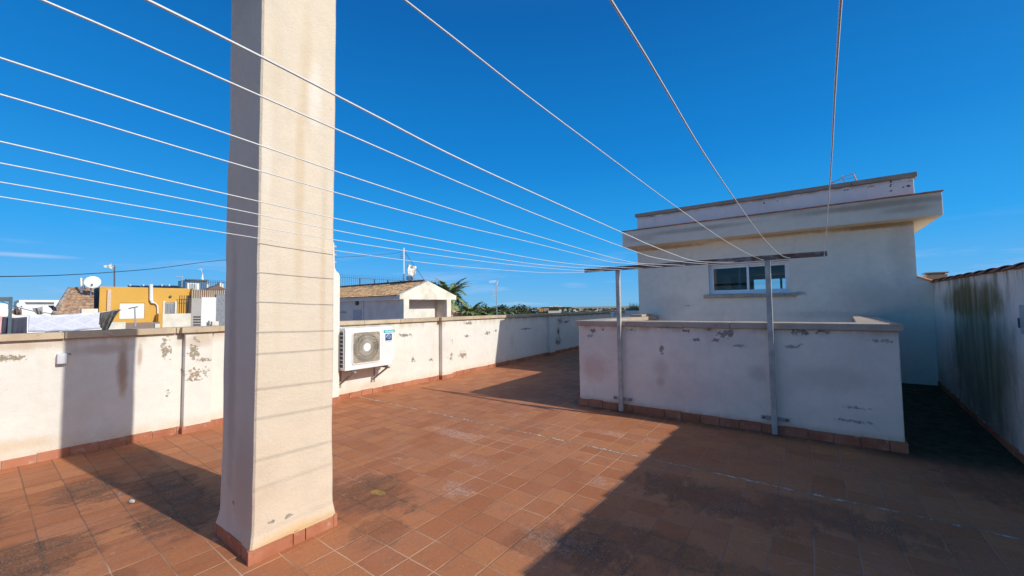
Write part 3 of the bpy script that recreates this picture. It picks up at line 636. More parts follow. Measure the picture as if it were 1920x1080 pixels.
# ------------------------------------------------------------------ air conditioner outdoor unit
def aircon():
    t = thing('air_conditioner', 'white outdoor air conditioner unit with round fan grille hung on the parapet', 'air conditioner', (-6.9, 4.6, .57))
    x0, x1, y0, y1, z0, z1 = -7.04, -6.735, 3.985, 5.02, .582, 1.352
    WH = plain('cream_white_enamel', (.80, .79, .75), .4, var=.06)
    DK = plain('dark_fins', (.05, .045, .04), .6)
    sh = MB(); sh.box(x0, x1, y0+.012, y1, z0, z1); sh.build('casing', WH, t, bevel=.012)
    sd = MB(); sd.box(x0+.02, x1-.03, y0+.004, y0+.011, z0+.05, z1-.05); sd.build('coil', DK, t)
    g = MB()
    for i in range(10): g.box(x0+.02, x1-.03, y0-.002, y0+.003, z0+.045+i*.073, z0+.045+i*.073+.012)
    for xx in (x0+.02, x0+.14, x1-.04): g.box(xx, xx+.012, y0-.0035, y0+.0035, z0+.04, z1-.04)
    g.build('side_guard', WH, t)
    cy, cz = aX(687, 651, x1)[1:]; hw = .30
    pl = MB()
    # panel around the fan: rounded square recess frame
    def rsq(c_y, c_z, h, r, k=5):
        out = []
        for q, (sy, sz) in enumerate(((1, 1), (-1, 1), (-1, -1), (1, -1))):
            for i in range(k+1):
                a = math.pi/2*q+math.pi/2*i/k; out.append((c_y+sy*(h-r)+math.cos(a)*r, c_z+sz*(h-r)+math.sin(a)*r))
        return out
    A = rsq(cy, cz, hw, .05); B = rsq(cy, cz, hw-.018, .04); n = len(A)
    vs = [(x1+.001, *q) for q in A]+[(x1+.016, *q) for q in A]+[(x1+.016, *q) for q in B]+[(x1+.001, *q) for q in B]
    pl.add(vs, [(j*n+i, j*n+(i+1) % n, ((j+1) % 4)*n+(i+1) % n, ((j+1) % 4)*n+i) for j in range(4) for i in range(n)])
    fr = pl.build('fan_frame', WH, t, bevel=.002)
    bk = MB(); bk.prism(B, x1+.001, x1+.004, 'X'); bk.build('fan_plate', plain('sandy_plate', (.40, .34, .25), .7, var=.4, scale=30), t)
    dk = MB(); dk.disc((x1+.0045, cy, cz), (1, 0, 0), hw-.03, .002, 40); dk.build('fan_opening', plain('fan_shadow', (.08, .065, .045), .8, var=.4, scale=14), t)
    bl = MB()
    for q in range(3):
        a0 = q*2*math.pi/3+.5; R0, R1 = .06, hw-.05
        P_ = []
        for i in range(7):
            a = a0+i/6*1.3; P_.append((cy+math.cos(a)*R1, cz+math.sin(a)*R1))
        P_ = [(cy+math.cos(a0)*R0, cz+math.sin(a0)*R0)]+P_+[(cy+math.cos(a0+1.)*R0, cz+math.sin(a0+1.)*R0)]
        bl.prism(P_, x1+.007, x1+.009, 'X')
    bl.build('fan_blade', plain('fan_blade_grey', (.17, .14, .10), .7), t)
    gr = MB()
    for q in range(34):
        a0 = q*2*math.pi/34; P_ = []
        for i in range(7):
            s_ = i/6; r = .07+(hw-.105)*s_; a = a0-.75*s_**1.2; P_.append((x1+.018-.004*s_, cy+math.cos(a)*r, cz+math.sin(a)*r))
        gr.tube(P_, (.0048, .0048, .0045, .0042, .004, .004, .004)[:len(P_)], 4, False)
    for rr in (.14, .205, .265):
        gr.tube([(x1+.015, cy+math.cos(a*math.pi/18)*rr, cz+math.sin(a*math.pi/18)*rr) for a in range(37)], .0022, 4, False)
    for (sy, sz) in ((1, 1), (-1, 1), (-1, -1), (1, -1)):
        for q in range(4):
            a = math.atan2(sz, sy)+(q-1.5)*.13; gr.tube([(x1+.012, cy+math.cos(a)*.272, cz+math.sin(a)*.272), (x1+.012, cy+math.cos(a)*.345, cz+math.sin(a)*.345)], .0026, 4, False)
    go = gr.build('fan_grille', plain('cream_grille', (.76, .70, .58), .5), t)
    MB().disc((x1+.013, cy, cz), (1, 0, 0), .075, .014, 28).build('hub', WH, go, bevel=.003)
    # front ribs on the service panel
    rb = MB()
    for i in range(6): rb.box(x1+.001, x1+.004, 4.80, 4.985, .70+i*.052, .703+i*.052)
    rb.box(x1+.001, x1+.0035, 4.775, 4.779, z0+.02, z1-.02)
    rb.build('panel_rib', plain('rib_shade', (.60, .62, .60), .5), t)
    TE = plain('teal_label', (.02, .42, .46), .4, var=.05); BL = plain('blue_label', (.03, .09, .28), .4, var=.05); LT = plain('label_pale', (.75, .82, .85), .4, var=.02)
    a = aX(719.5, 620, x1); b = aX(740, 615, x1)
    lb = MB(); lb.box(x1+.0005, x1+.003, a.y, b.y, 1.222, 1.278); lo = lb.build('brand_label', TE, t)
    cu = bpy.data.curves.new('brand_lettering', 'FONT'); cu.body = 'Hisense'; cu.size = .062; cu.extrude = .0006; cu.align_x = 'CENTER'; cu.align_y = 'CENTER'; cu.offset = .0008
    to = bpy.data.objects.new('lettering', cu); S.collection.objects.link(to); cu.materials.append(LT)
    to.matrix_world = Matrix.Translation((x1+.0035, (a.y+b.y)/2, 1.250)) @ Matrix(((0, 0, 1, 0), (1, 0, 0, 0), (0, 1, 0, 0), (0, 0, 0, 1)))
    bpy.context.view_layer.update()
    me = bpy.data.meshes.new_from_object(to); mo = bpy.data.objects.new('lettering', me); mo.matrix_world = to.matrix_world.copy(); S.collection.objects.link(mo); bpy.data.objects.remove(to)
    mo.name = 'lettering'; mo.parent = lo
    y_a = aX(722.5, 630, x1).y; y_b = aX(734.5, 630, x1).y; zc = aX(728.5, 632, x1).z; yc = (y_a+y_b)/2
    sb = MB(); sb.box(x1+.0005, x1+.003, y_a, y_b, zc-.065, zc+.065); so_ = sb.build('swirl_label', BL, t)
    sw = MB(); sw.tube([(x1+.0035, yc+math.cos(q*.35)*(.006+.0028*q*.62), zc+math.sin(q*.35)*(.006+.0028*q*.62)) for q in range(28)], [.0015+.00022*q for q in range(28)], 5); sw.build('swirl', LT, so_)
    MB().box(x1+.0005, x1+.002, y_a-.005, y_b+.005, zc-.10, zc-.078).build('orange_strip', plain('pale_orange', (.80, .60, .42), .5), t)
    vc = MB(); vc.prism([(y1+.001, .66), (y1+.05, .68), (y1+.06, .72), (y1+.06, .98), (y1+.03, 1.04), (y1+.001, 1.04)], x0+.03, x1-.03, 'X'); vc.build('valve_cover', WH, t, bevel=.006)
    ST = plain('bracket_steel', (.42, .38, .33), .6, .3, var=.3)
    for yb in (4.13, 4.86):
        b_ = MB(); b_.box(WX+.002, x1+.10, yb, yb+.035, z0-.045, z0-.016); b_.box(WX+.002, WX+.008, yb, yb+.035, z0-.36, z0-.045)
        b_.prism([(WX+.01, z0-.30), (WX+.01, z0-.27), (x1-.02, z0-.047), (x1+.04, z0-.047)], yb+.004, yb+.031, 'Y')
        b_.build('bracket', ST, t, bevel=.002)
        MB().box(x0+.03, x1+.03, yb-.005, yb+.04, z0-.016, z0).build('foot', plain('rubber_foot', (.08, .08, .08), .8), t)
    return t
aircon()

# junction box and a chip of mortar
jb = thing('junction_box', 'small white electrical box fixed to the sunlit parapet on the far left', 'electrical box', (WX, .6, 1.1))
MB().box(WX, WX+.07, .585, .665, 1.10, 1.22).build('box', plain('grey_white_plastic', (.62, .62, .64), .5), jb, bevel=.008)
MB().tube([(WX+.01, .66, 1.20), (WX+.012, .69, 1.215), (WX+.004, .70, 1.20)], .004).build('cable', plain('black_cable', (.03, .03, .03), .6), jb)
rg = random.Random(5); ck = MB(); bm = bmesh.new(); bmesh.ops.create_icosphere(bm, subdivisions=2, radius=.022)
for v in bm.verts: v.co = Vector((v.co.x*1.3, v.co.y*.8, v.co.z*.6))*rg.uniform(.8, 1.2)
me = bpy.data.meshes.new('mortar_chip'); bm.to_mesh(me); bm.free(); cko = bpy.data.objects.new('mortar_chip', me); cko.location = (-4.915, .885, .012); S.collection.objects.link(cko)
me.materials.append(plain('mortar', (.62, .58, .50), .9)); tag(cko, 'small pale chip of mortar lying on the tiles beside the pillar shadow', 'stone chip')

#@@BACKGROUND@@
# ------------------------------------------------------------------ town beyond the parapet
def aD(x, y, D):
    d = ray(x, y); t = D/math.hypot(d.x, d.y); return Vector((d.x*t, d.y*t, H+d.z*t))
GZ = -9.
def town_mat():
    n = N('town_ground', .95, .1); c = n.mix(n.ss(n.noise(.05, 5), .4, .6), (.42, .34, .25), (.20, .21, .12)); return n.col(c)
struct(MB().add([(-9000, -3000, GZ), (4000, -3000, GZ), (4000, 9000, GZ), (-9000, 9000, GZ)], [(0, 1, 2, 3)]).build('ground', town_mat()))
CREAM = plain('cream_render', (.74, .68, .56), .9, var=.15, scale=1.5)
OCH = plain('ochre_render', (.66, .365, .075), .85, var=.06, scale=1.)
GREY = plain('grey_cement', (.36, .34, .33), .9, var=.25, scale=1.5)
DGREY = plain('dark_cement', (.15, .145, .15), .9, var=.2, scale=1.)
WHT = plain('white_paint', (.80, .79, .75), .85, var=.1, scale=1.)
STEEL = plain('dark_steel', (.10, .10, .12), .5, .4)
GALV = plain('galvanised_tube', (.55, .56, .57), .45, .5)
DARK = plain('dark_opening', (.04, .04, .045), .5)

def tiled(mb, eave0, eave1, ridge0, ridge1, pitch=.24, amp=.05, laps=8, lift=.025):
    """wavy clay tile surface between an eave line and a ridge line"""
    e0, e1, r0, r1 = map(Vector, (eave0, eave1, ridge0, ridge1)); L = (e1-e0).length; nu = max(8, int(L/pitch*4)); nrm = (e1-e0).cross(r0-e0).normalized()
    if nrm.z < 0: nrm = -nrm
    rows = []
    for j in range(laps):
        rows += [(j/laps, lift), ((j+.97)/laps, 0)]
    vs = []
    for v, lf in rows:
        for i in range(nu+1):
            u = i/nu; p = (e0.lerp(e1, u)).lerp(r0.lerp(r1, u), v); a = abs(math.sin(math.pi*u*L/pitch)); vs.append(p+nrm*(amp*a+lf+random.uniform(0, .008)))
    k = nu+1
    mb.add(vs, [(j*k+i, j*k+i+1, (j+1)*k+i+1, (j+1)*k+i) for j in range(len(rows)-1) for i in range(nu)])
    return mb

# --- white house with gabled clay roof
X = -22.
g = lambda x, y: aX(x, y, X)
hs = thing('gabled_house', 'white house with clay tiled roof and open gable porch just beyond the parapet', 'house', (X, g(800, 560).y, GZ))
yl, yr_, ya = g(757, 590).y, g(846, 590).y, g(803, 540).y
zt = g(803, 527).z; ze = (g(750, 556).z+g(855, 552).z)/2; zb = (g(760, 562).z+g(840, 561).z)/2
yel, yer = g(749.5, 560).y, g(855.5, 560).y
XB = -38.
SHADE_TINT = plain('shade_tint_render', (.76, .60, .53), .9, var=.12, scale=1.2)  # tint of the white house's shaded sides put into the render colour
mb = MB(); mb.prism([(yel, zb), (yer, zb), (yer, ze), (ya, zt), (yel, ze)], X-.35, X, 'X'); mb.build('gable', plain('stained_gable', (.78, .70, .56), .9, var=.22, scale=1.3), hs)
p1, p2 = g(767, 590).y, g(838, 590).y
mb = MB(); mb.box(X-.35, X-.002, yl, p1, GZ, zb-.002); mb.build('corner_pier', CREAM, hs)
mb = MB(); mb.box(X-.35, X-.002, p2, yr_, GZ, zb-.002); mb.build('corner_pier', CREAM, hs)
p3 = g(815, 590).y; mb = MB(); mb.box(X-.30, X-.01, p1+.002, p3, GZ, g(790, 579).z); mb.build('porch_parapet', CREAM, hs)
mb = MB(); xbk = aY(818, 580, p2).x; mb.box(XB, xbk, yl+.01, yr_-.01, GZ, zb-.004); mb.build('wall', SHADE_TINT, hs)
mb = MB(); mb.box(xbk+.002, X-.352, p2, yr_, GZ, zb-.003); mb.build('porch_side_wall', CREAM, hs); mb = MB(); yrec = g(757, 590).y+.5
q = lambda x: aY(x, 580, yl).x
mb.box(q(686), X-.352, yl, yl+.2, GZ, zb-.01); mb.build('side_wall', SHADE_TINT, hs)
mb = MB(); mb.box(XB, X-.352, yel, yel+.16, zb, ze-.06); mb.build('eaves_band', SHADE_TINT, hs)
mb = MB(); mb.box(XB, q(682), yl-.06, yl+.0, GZ, zb-.02); mb.build('front_wall', SHADE_TINT, hs)
xa, xb2 = q(664.5), q(679.5)
MB().box(xa, xb2, yl-.12, yl-.065, GZ, g(670, 579).z-.1).build('door', plain('lilac_grey_door', (.45, .40, .42), .7), hs)
MB().disc((q(672), yl-.07, aY(672, 568.5, yl).z), (0, -1, 0), .16, .12, 14).build('wall_lamp', plain('black_lamp', (.05, .05, .05), .4), hs)
MB().box(q(640), q(651), yl-.16, yl-.065, aY(645, 586, yl).z, aY(645, 584.5, yl).z).build('shelf', GREY, hs)
mb = tiled(MB(), (XB, yel-.12, ze-.06), (X-.36, yel-.12, ze-.06), (XB, ya, zt-.02), (X-.36, ya, zt-.02), laps=9, amp=.035)
mb.build('roof', ROOF, hs)
mb = tiled(MB(), (XB, yer+.1, ze-.06), (X-.36, yer+.1, ze-.06), (XB, ya, zt-.02), (X-.36, ya, zt-.02), laps=9); mb.build('roof', ROOF, hs)
mb = MB(); t_ = XB
while t_ < X-.5: mb.tube([(t_, ya, zt+.02), (t_+.43, ya, zt+.05)], .10, 8); t_ += .42
mb.build('ridge', plain('dark_ridge_tiles', (.13, .09, .08), .9, var=.4, scale=3), hs)

def railing(label, X, pxl, pxr, ytl, hgt, n, curved=False, posts=()):
    a, b = aX(pxl, ytl, X), aX(pxr, ytl, X); z1 = a.z; z0 = z1-hgt
    t = thing('railing', label, 'railing', (X, (a.y+b.y)/2, z0))
    MB().box(X-.02, X+.02, a.y, b.y, z1-hgt*.18, z1-hgt*.18+.04).build('top_rail', STEEL, t); MB().box(X-.02, X+.02, a.y, b.y, z0+.1, z0+.14).build('bottom_rail', STEEL, t)
    first = None
    for i in range(n):
        y = a.y+(b.y-a.y)*i/(n-1)
        if first is None:
            pts = [(0, 0, z0), (0, 0, z1-.18), (-.02, 0, z1-.08), (-.10, 0, z1)] if curved else [(0, 0, z0), (0, 0, z1)]
            first = MB().tube(pts, .017, 4).build('bar', STEEL, None); o_ = first
        else: o_ = first.copy(); S.collection.objects.link(o_)
        o_.location = (X, y, 0); o_.parent = t; o_.matrix_parent_inverse = t.matrix_world.inverted()
    for p_ in posts:
        y = aX(p_, ytl, X).y; MB().box(X-.05, X+.05, y-.05, y+.05, z0, z1-hgt*.18).build('post', STEEL, t)
    return t
railing('dark railing of thin bars with curved tips behind the gabled clay roof', -40., 630, 822, 513, 2.1, 58, True, (675, 702, 727, 751, 812))
# mast, torn dish, stay wire
ms = thing('antenna_mast', 'white antenna mast on the gabled roof that carries the black cable', 'antenna', (-25, aX(757, 530, -25).y, 2.8))
a = aX(757, 533, -25); b = aX(757, 465, -25)
MB().tube([a-Vector((0, 0, 2)), b], .055, 8).build('mast', WHT, ms)
for k_ in range(3):
    z = aX(757, 477+k_*4, -25).z; MB().tube([(-25, b.y-.35, z), (-25, b.y, z)], .02, 5).build('rung', STEEL, ms)
MB().tube([aX(757, 470, -25), aX(785, 510, -25), aX(797, 528, -24)], .018, 5).build('stay_wire', STEEL, ms)
ds = thing('square_antenna', 'small white torn panel antenna beside the mast above the gabled roof', 'antenna', aX(771, 528, -24))
c_ = aX(772.5, 508, -24)
rr = .42
mb = MB(); mb.prism([(c_.y-rr*.8, c_.z+rr*1.1), (c_.y+rr, c_.z+rr*.9), (c_.y+rr*.85, c_.z-rr*.5), (c_.y+.1, c_.z-rr*1.1), (c_.y-rr*.7, c_.z-rr*.8), (c_.y-rr, c_.z-rr*.2)], -24.06, -24, 'X')
mb.build('panel', plain('torn_panel', (.75, .72, .66), .6, var=.9, scale=4), ds)
MB().tube([c_-Vector((0.05, 0, rr)), aX(770, 530, -24)-Vector((0, 0, .3))], .035, 6).build('stem', STEEL, ds)
for k_ in range(4):
    z = aX(770, 519+k_*2.4, -24).z; MB().tube([(-24, c_.y-.5, z+.02*k_), (-24, c_.y+.1, z)], .035, 5).build('element', STEEL, ds)
# long black cable
pts = [aX(x, y, -14-8*max(0, x)/757*1.35) for x, y in ((-200, 520), (0, 518.5), (100, 516.5), (200, 511), (300, 502.5), (427, 487), (560, 481), (640, 482), (700, 478.5), (745, 474), (757, 467))]
tag(MB().tube(smoothpath(pts, 6), .011, 6).build('overhead_cable', plain('cable_black', (.02, .02, .03), .7)), 'black overhead cable sagging across the blue sky to the white mast', 'cable')

# --- ochre house
X = -42.
yh = thing('ochre_house', 'bright ochre flat roofed house with white roller shutter and barred window', 'house', (X, g(270, 560).y, GZ))
g = lambda x, y: aX(x, y, -42.)
y0, y1 = g(187, 540).y, g(357.5, 540).y; zt = g(250, 538.5).z
xsd = aY(173, 560, y0).x
def wallbox(x0, x1, y0, y1, z0, z1, holes):   # facade with recessed openings
    mb = MB(); ys = sorted({y0, y1}|{h[0] for h in holes}|{h[1] for h in holes})
    for a, b in zip(ys, ys[1:]):
        zz = [(h[2], h[3]) for h in holes if h[0] <= a and h[1] >= b]; lo = z0
        for c, d in sorted(zz): mb.box(x0, x1, a, b, lo, c); lo = d
        mb.box(x0, x1, a, b, lo, z1)
    return mb
h1 = (g(224.5, 580).y, g(271, 580).y, g(248, 597.5).z, g(248, 568).z); h2 = (g(308, 580).y, g(328.5, 580).y, g(318, 588).z, g(318, 567).z)
wallbox(X-.3, X, y0, y1, GZ, zt, [h1, h2]).build('front_wall', OCH, yh)
MB().box(xsd, X-.301, y0+.03, y1, GZ, zt-.05).build('body', OCH, yh)
MB().box(xsd, X-.02, y0-.004, y0+.028, GZ, zt-.12).build('side_wall', DGREY, yh)
MB().box(X-.12, X-.06, h1[0]+.01, h1[1]-.01, h1[2]+.01, h1[3]-.01).build('roller_shutter', plain('white_shutter', (.82, .81, .76), .6, var=.04), yh)
MB().box(X-.12, X-.06, h2[0]+.01, h2[1]-.01, h2[2]+.01, h2[3]-.01).build('window', plain('pale_window', (.62, .64, .66), .4, var=.2), yh)
mb = MB(); mb.box(X, X+.06, h2[0]-.10, h2[0]+.06, h2[2]-.05, h2[3]+.1); wf = mb.build('window_frame', CREAM, yh)
mb = MB(); mb.box(X, X+.06, h2[1]-.06, h2[1]+.14, h2[2]-.05, h2[3]+.1); mb.build('window_frame', CREAM, yh)
for i in range(7):
    y = h2[0]+(h2[1]-h2[0])*(i+.5)/7; MB().tube([(X+.09, y, h2[2]), (X+.09, y, h2[3])], .022, 4).build('window_bar', GALV, yh)
pp = [g(282.5, 533), g(282.5, 563), g(284, 567), g(291, 569), g(294.5, 574), g(295, 588)]
MB().tube([v+Vector((.16, 0, 0)) for v in pp], [.12, .12, .10, .05, .05, .05], 8).build('drain_pipe', WHT, yh)
a = g(204.5, 543); MB().box(X+.001, X+.16, a.y-.10, a.y+.10, g(204, 583).z, a.z).build('wall_duct', plain('pinkish_duct', (.66, .50, .38), .8), yh)
MB().disc((X+.0, g(319, 556).y, g(319, 556).z), (1, 0, 0), .09, .12, 10).build('wall_lamp', STEEL, yh)
a, b = g(344, 587), g(357, 545)   # side fin of the next house that throws the slanting shadow
MB().box(X+.001, X+.6, y1-.01, y1+.12, GZ, zt-.02).build('fin_wall', OCH, yh)
for i in range(6):
    y = g(333.5+i*4.2, 570).y; MB().tube([(X+.45, y, g(340, 587).z), (X+.45, y, g(340, 554).z)], .022, 4).build('balcony_bar', STEEL, yh)
MB().tube([(X+.45, g(333, 560).y, g(340, 562).z), (X+.45, g(352, 560).y, g(340, 562).z)], .025, 4).build('balcony_rail', STEEL, yh)
c = g(302, 588); d = g(345, 588); MB().box(X+.5, X+.95, c.y-.1, d.y+.6, GZ, c.z-.02).build('balcony_parapet', CREAM, yh)
MB().box(X+.2, X+1., g(291, 588).y, c.y-.12, GZ, g(295, 588).z).build('porch_side', OCH, yh)
for i, (a, b) in enumerate(((242, 265), (267, 281), (283, 301), (302, 314), (316, 336))):
    y_a, y_b = aX(a, 535, -46).y, aX(b, 535, -46).y; zc = aX(a, 537, -46).z
    t = thing('solar_panel', ['leftmost dark solar panel lying on the ochre house roof', 'second dark solar panel from the left on the ochre house', 'middle solar panel on the ochre house roof beside the white pipe', 'second solar panel from the right on the ochre house', 'rightmost dark solar panel lying on the ochre house roof'][i], 'solar panel', (-46, y_a, zc), 'solar panels on the ochre roof')
    MB().prism([(-45.4, zc-.15), (-46.6, zc+.12), (-46.62, zc+.06), (-45.4, zc-.21)], y_a, y_b, 'Y').build('panel', plain('panel_glass', (.025, .025, .03), .5), t)
    MB().box(-46.5, -46.4, y_a+.1, y_a+.2, zt-.2, zc+.2).build('support', GALV, t)
# lower cream walls in front of it
lc = thing('garden_wall', 'low cream wall running below the ochre house just over the parapet', 'wall', (-36, aX(250, 600, -36).y, GZ))
MB().box(-36.3, -36, aX(150, 600, -36).y, aX(236, 600, -36).y, GZ, aX(220, 604, -36).z).build('cream_wall', CREAM, lc)
MB().box(-36.3, -36, aX(236, 600, -36).y+.01, aX(300, 600, -36).y, GZ, aX(260, 605, -36).z).build('brown_wall', plain('brown_render', (.28, .20, .16), .9), lc)
MB().box(-33.3, -33, aX(291, 605, -33).y, aX(300, 605, -33).y, GZ, aX(295, 607, -33).z).build('block', CREAM, lc)
tb = thing('small_aerial', 'small T shaped aerial in front of the white roller shutter', 'antenna', aX(253, 606, -18))
MB().tube([aX(254, 612, -18), aX(252.5, 576, -18)], .022, 6).build('mast', GALV, tb)
MB().tube([aX(241, 578.5, -18), aX(258.5, 575, -18)], .020, 6).build('boom', STEEL, tb)
# --- grey and white yard buildings right of it
yb = thing('grey_outbuilding', 'patchy grey and white outbuilding with square vent holes beside the ochre house', 'building', aX(390, 600, -41))
g = lambda x, y: aX(x, y, -41.)
a, b, c = g(359, 580).y, g(377.5, 580).y, g(405, 580).y
xg = -41.
MB().box(-41.99, xg-.02, a, b-.01, GZ, g(368, 559).z).build('grey_wall', stucco('patchy_cement', (.42, .39, .36), streak=.8, mottle=(.28, .25, .22)), yb)
MB().box(-41.99, xg, b, c, GZ, g(390, 557.5).z).build('white_wall', WHT, yb)
MB().box(-41.99, xg-.03, c+.01, g(440, 580).y, GZ, g(415, 552).z).build('shed_wall', plain('blue_grey_door', (.25, .26, .28), .8, var=.2), yb)
for i in range(4):
    for j in range(4):
        p_ = g(364+j*3.5, 594+i*5.); MB().box(xg-.019, xg-.001, p_.y-.055, p_.y+.055, p_.z-.07, p_.z+.05).build('vent_hole', DARK, yb)
MB().box(-40.8, -40.6, g(388.5, 600).y, g(391, 600).y, GZ, g(390, 601).z).build('post', GREY, yb)
MB().box(-40.6, -40.2, g(392, 600).y, g(404, 600).y, GZ, g(398, 602.5).z).build('cream_block', CREAM, yb)
cp = thing('corrugated_parapet', 'brown and cream corrugated sheet parapet above the grey outbuilding', 'fence', aX(390, 557, -41.3))
a, b = aX(358.5, 550, -41.3), aX(426, 550, -41.3); z0_, z1_ = aX(390, 559, -41.3).z, aX(390, 543.5, -41.3).z
n_ = 34; vs = []
for zz in (z0_, z1_):
    for i in range(n_+1): vs.append((-41.3+(.09 if (i//1) % 2 else 0), a.y+(b.y-a.y)*i/n_, zz))
def corr_mat():
    n = N('corrugated_sheet', .8); s_ = n.M('FRACT', n.M('MULTIPLY', n.y, n_/2/(b.y-a.y))); c = n.mix(n.ss(s_, .45, .55), (.62, .52, .38), (.22, .13, .10)); return n.col(c)
MB().add(vs, [(i, i+1, n_+2+i, n_+1+i) for i in range(n_)]).build('sheet', corr_mat(), cp)
MB().prism([(aX(385, 543, -41.3).y, z1_), (aX(407, 539, -41.3).y, z1_+.42), (aX(426, 543, -41.3).y, z1_+.05)], -42.5, -41.2, 'X').build('roof_edge', plain('brown_sheet', (.20, .12, .10), .8), cp)
railing('dark roof railing of upright bars above the corrugated parapet', -43., 356, 432, 523, 1.3, 19)
gb = thing('glass_penthouse', 'dark framed glass penthouse with white window on the far roofs', 'building', aX(370, 545, -80))
g = lambda x, y: aX(x, y, -80.)
MB().box(-84, -80, g(348, 530).y, g(388, 530).y, GZ, g(370, 525.5).z).build('frame', plain('blue_grey_glass', (.10, .17, .25), .25), gb)
MB().box(-79.98, -79.9, g(351, 535).y, g(374, 535).y, g(360, 545).z-1, g(360, 531).z).build('white_window', WHT, gb)
MB().box(-79.88, -79.84, g(355, 535).y, g(367, 535).y, g(360, 545).z-1, g(360, 532.5).z).build('pane', plain('grey_pane', (.40, .42, .42), .3), gb)
MB().box(-80.2, -79.7, g(347.5, 530).y, g(389, 530).y, g(370, 526.5).z, g(370, 524).z).build('roof_edge', DGREY, gb)
MB().box(-81, -80.3, g(388.5, 530).y, g(393, 530).y, GZ, g(390, 533).z).build('end_wall', CREAM, gb)
fa = thing('forked_aerial', 'pale aerial with crossbar on top of the glass penthouse', 'antenna', g(379, 525))
MB().tube([g(379.5, 527), g(379.5, 519), g(380, 514)], [.25, .12, .07], 8).build('stem', WHT, fa); MB().tube([g(376, 506), g(376, 503)], .06, 6).build('tip', GALV, fa); MB().tube([g(371, 505.5), g(381, 504.8)], .06, 6).build('crossbar', GALV, fa)
MB().tube([g(380, 514), g(376.5, 505)], .06, 5).build('arm', GALV, fa)
fb = thing('yagi_aerial', 'faint thin aerial in the sky left of the glass penthouse', 'antenna', aX(340, 522, -60)); g = lambda x, y: aX(x, y, -60.)
MB().tube([g(329, 518.5), g(344, 520)], .05, 5).build('boom', GALV, fb); MB().tube([g(341.5, 516), g(341, 538)], .05, 5).build('mast', GALV, fb)
cw = thing('roof_turret', 'small cream turret seen through the roof railing', 'turret', aX(418, 540, -70)); MB().box(-72, -70, aX(412, 540, -70).y, aX(420, 540, -70).y, GZ, aX(415, 532, -70).z).box(-71.5, -70.5, aX(414, 540, -70).y, aX(418, 540, -70).y, aX(415, 532, -70).z+.01, aX(415, 529, -70).z).build('wall', CREAM, cw)

# --- hipped clay roof, white modern house, dishes on the far left
hr = thing('hipped_house', 'house with weathered hipped clay tile roof left of the ochre house', 'house', aX(140, 590, -40))
e0, e1 = aX(100, 592, -38), aX(176, 592, -38); r0, r1 = aX(131, 543, -43), aX(176, 543.5, -43)
tiled(MB(), e0, e1, r0, r1, .30, .055, 10, .03).build('roof', ROOF2, hr)
bk_ = Vector((-49, e0.y*49/38+.5, e0.z)); tiled(MB(), bk_, e0, r0-Vector((.01, 0, 0)), r0, .30, .06, 9, .03).build('roof', ROOF2, hr)
MB().tube([e0+Vector((0, 0, .05)), r0+Vector((0, 0, .08))], .13, 7).build('hip_ridge', plain('hip_tiles', (.45, .34, .26), .9, var=.5, scale=3), hr)
MB().tube([r0+Vector((0, 0, .08)), r1+Vector((0, 0, .08))], .12, 7).build('ridge', plain('ridge_tiles', (.42, .28, .19), .9, var=.5, scale=3), hr)
MB().box(-47, -38.3, e0.y+.3, e1.y, GZ, e0.z-.05).build('wall', CREAM, hr)
MB().box(-37.5, -37, aX(153, 580, -37).y, aX(184, 580, -37).y, GZ, aX(165, 579, -37).z).build('roof_parapet', CREAM, hr)
mh = thing('modern_house', 'low white modern house with a dark window strip on the far left', 'house', aX(75, 590, -70))
g = lambda x, y: aX(x, y, -70.)
MB().box(-80, -70, g(35, 580).y, g(125, 580).y, GZ, g(75, 562.5).z).build('wall', WHT, mh)
MB().box(-69.98, -69.9, g(46, 580).y, g(101, 580).y, g(75, 570).z, g(75, 566.5).z).build('window', DGREY, mh)
MB().box(-69.5, -68.5, g(-30, 590).y, g(105, 590).y, GZ, g(75, 580).z).build('terrace_parapet', WHT, mh)
MB().box(-90, -89, aX(-40, 580, -90).y, aX(14, 580, -90).y, GZ, aX(5, 569, -90).z).build('side_block', WHT, mh)
def dish(label, c, r, nrm, mat, foot):
    t = thing('satellite_dish', label, 'satellite dish', foot); nrm = Vector(nrm).normalized(); a = nrm.cross(Vector((0, 0, 1))).normalized(); b = a.cross(nrm); c = Vector(c)
    vs = [c-nrm*r*.22]; fs = []; k = 24
    for i in range(1, 5):
        q = i/4
        for j in range(k): th = 2*math.pi*j/k; vs.append(c-nrm*r*.22*(1-q*q)+(a*math.cos(th)+b*math.sin(th)*1.04)*r*q)
    for j in range(k): fs.append((0, 1+j, 1+(j+1) % k))
    for i in range(3):
        for j in range(k): fs.append((1+i*k+j, 1+i*k+(j+1) % k, 1+(i+1)*k+(j+1) % k, 1+(i+1)*k+j))
    o_ = MB().add(vs, fs).build('reflector', mat, t, smooth=True); s_ = o_.modifiers.new('thick', 'SOLIDIFY'); s_.thickness = .03
    tip = c+nrm*r*.75-b*(-1)*r*.0; tip = c+nrm*r*.55+Vector((0, 0, -r*.55))
    MB().tube([c+Vector((0, 0, -r*.98)), tip], .025, 5).build('arm', GALV, t); MB().tube([tip, tip-nrm*.12], .06, 7).build('receiver', DGREY, t)
    MB().tube([c-nrm*r*.25, Vector((foot[0], foot[1], c.z-r*.5)), Vector(foot)], .04, 6).build('stem', GALV, t)
    return t
c = aX(173.5, 529, -41); dish('large white satellite dish above the left corner of the ochre house', c, .44, (1, -.25, .35), plain('dish_white', (.78, .78, .74), .5, var=.05), (c.x-.6, c.y, aX(173, 545, -41).z-.3))
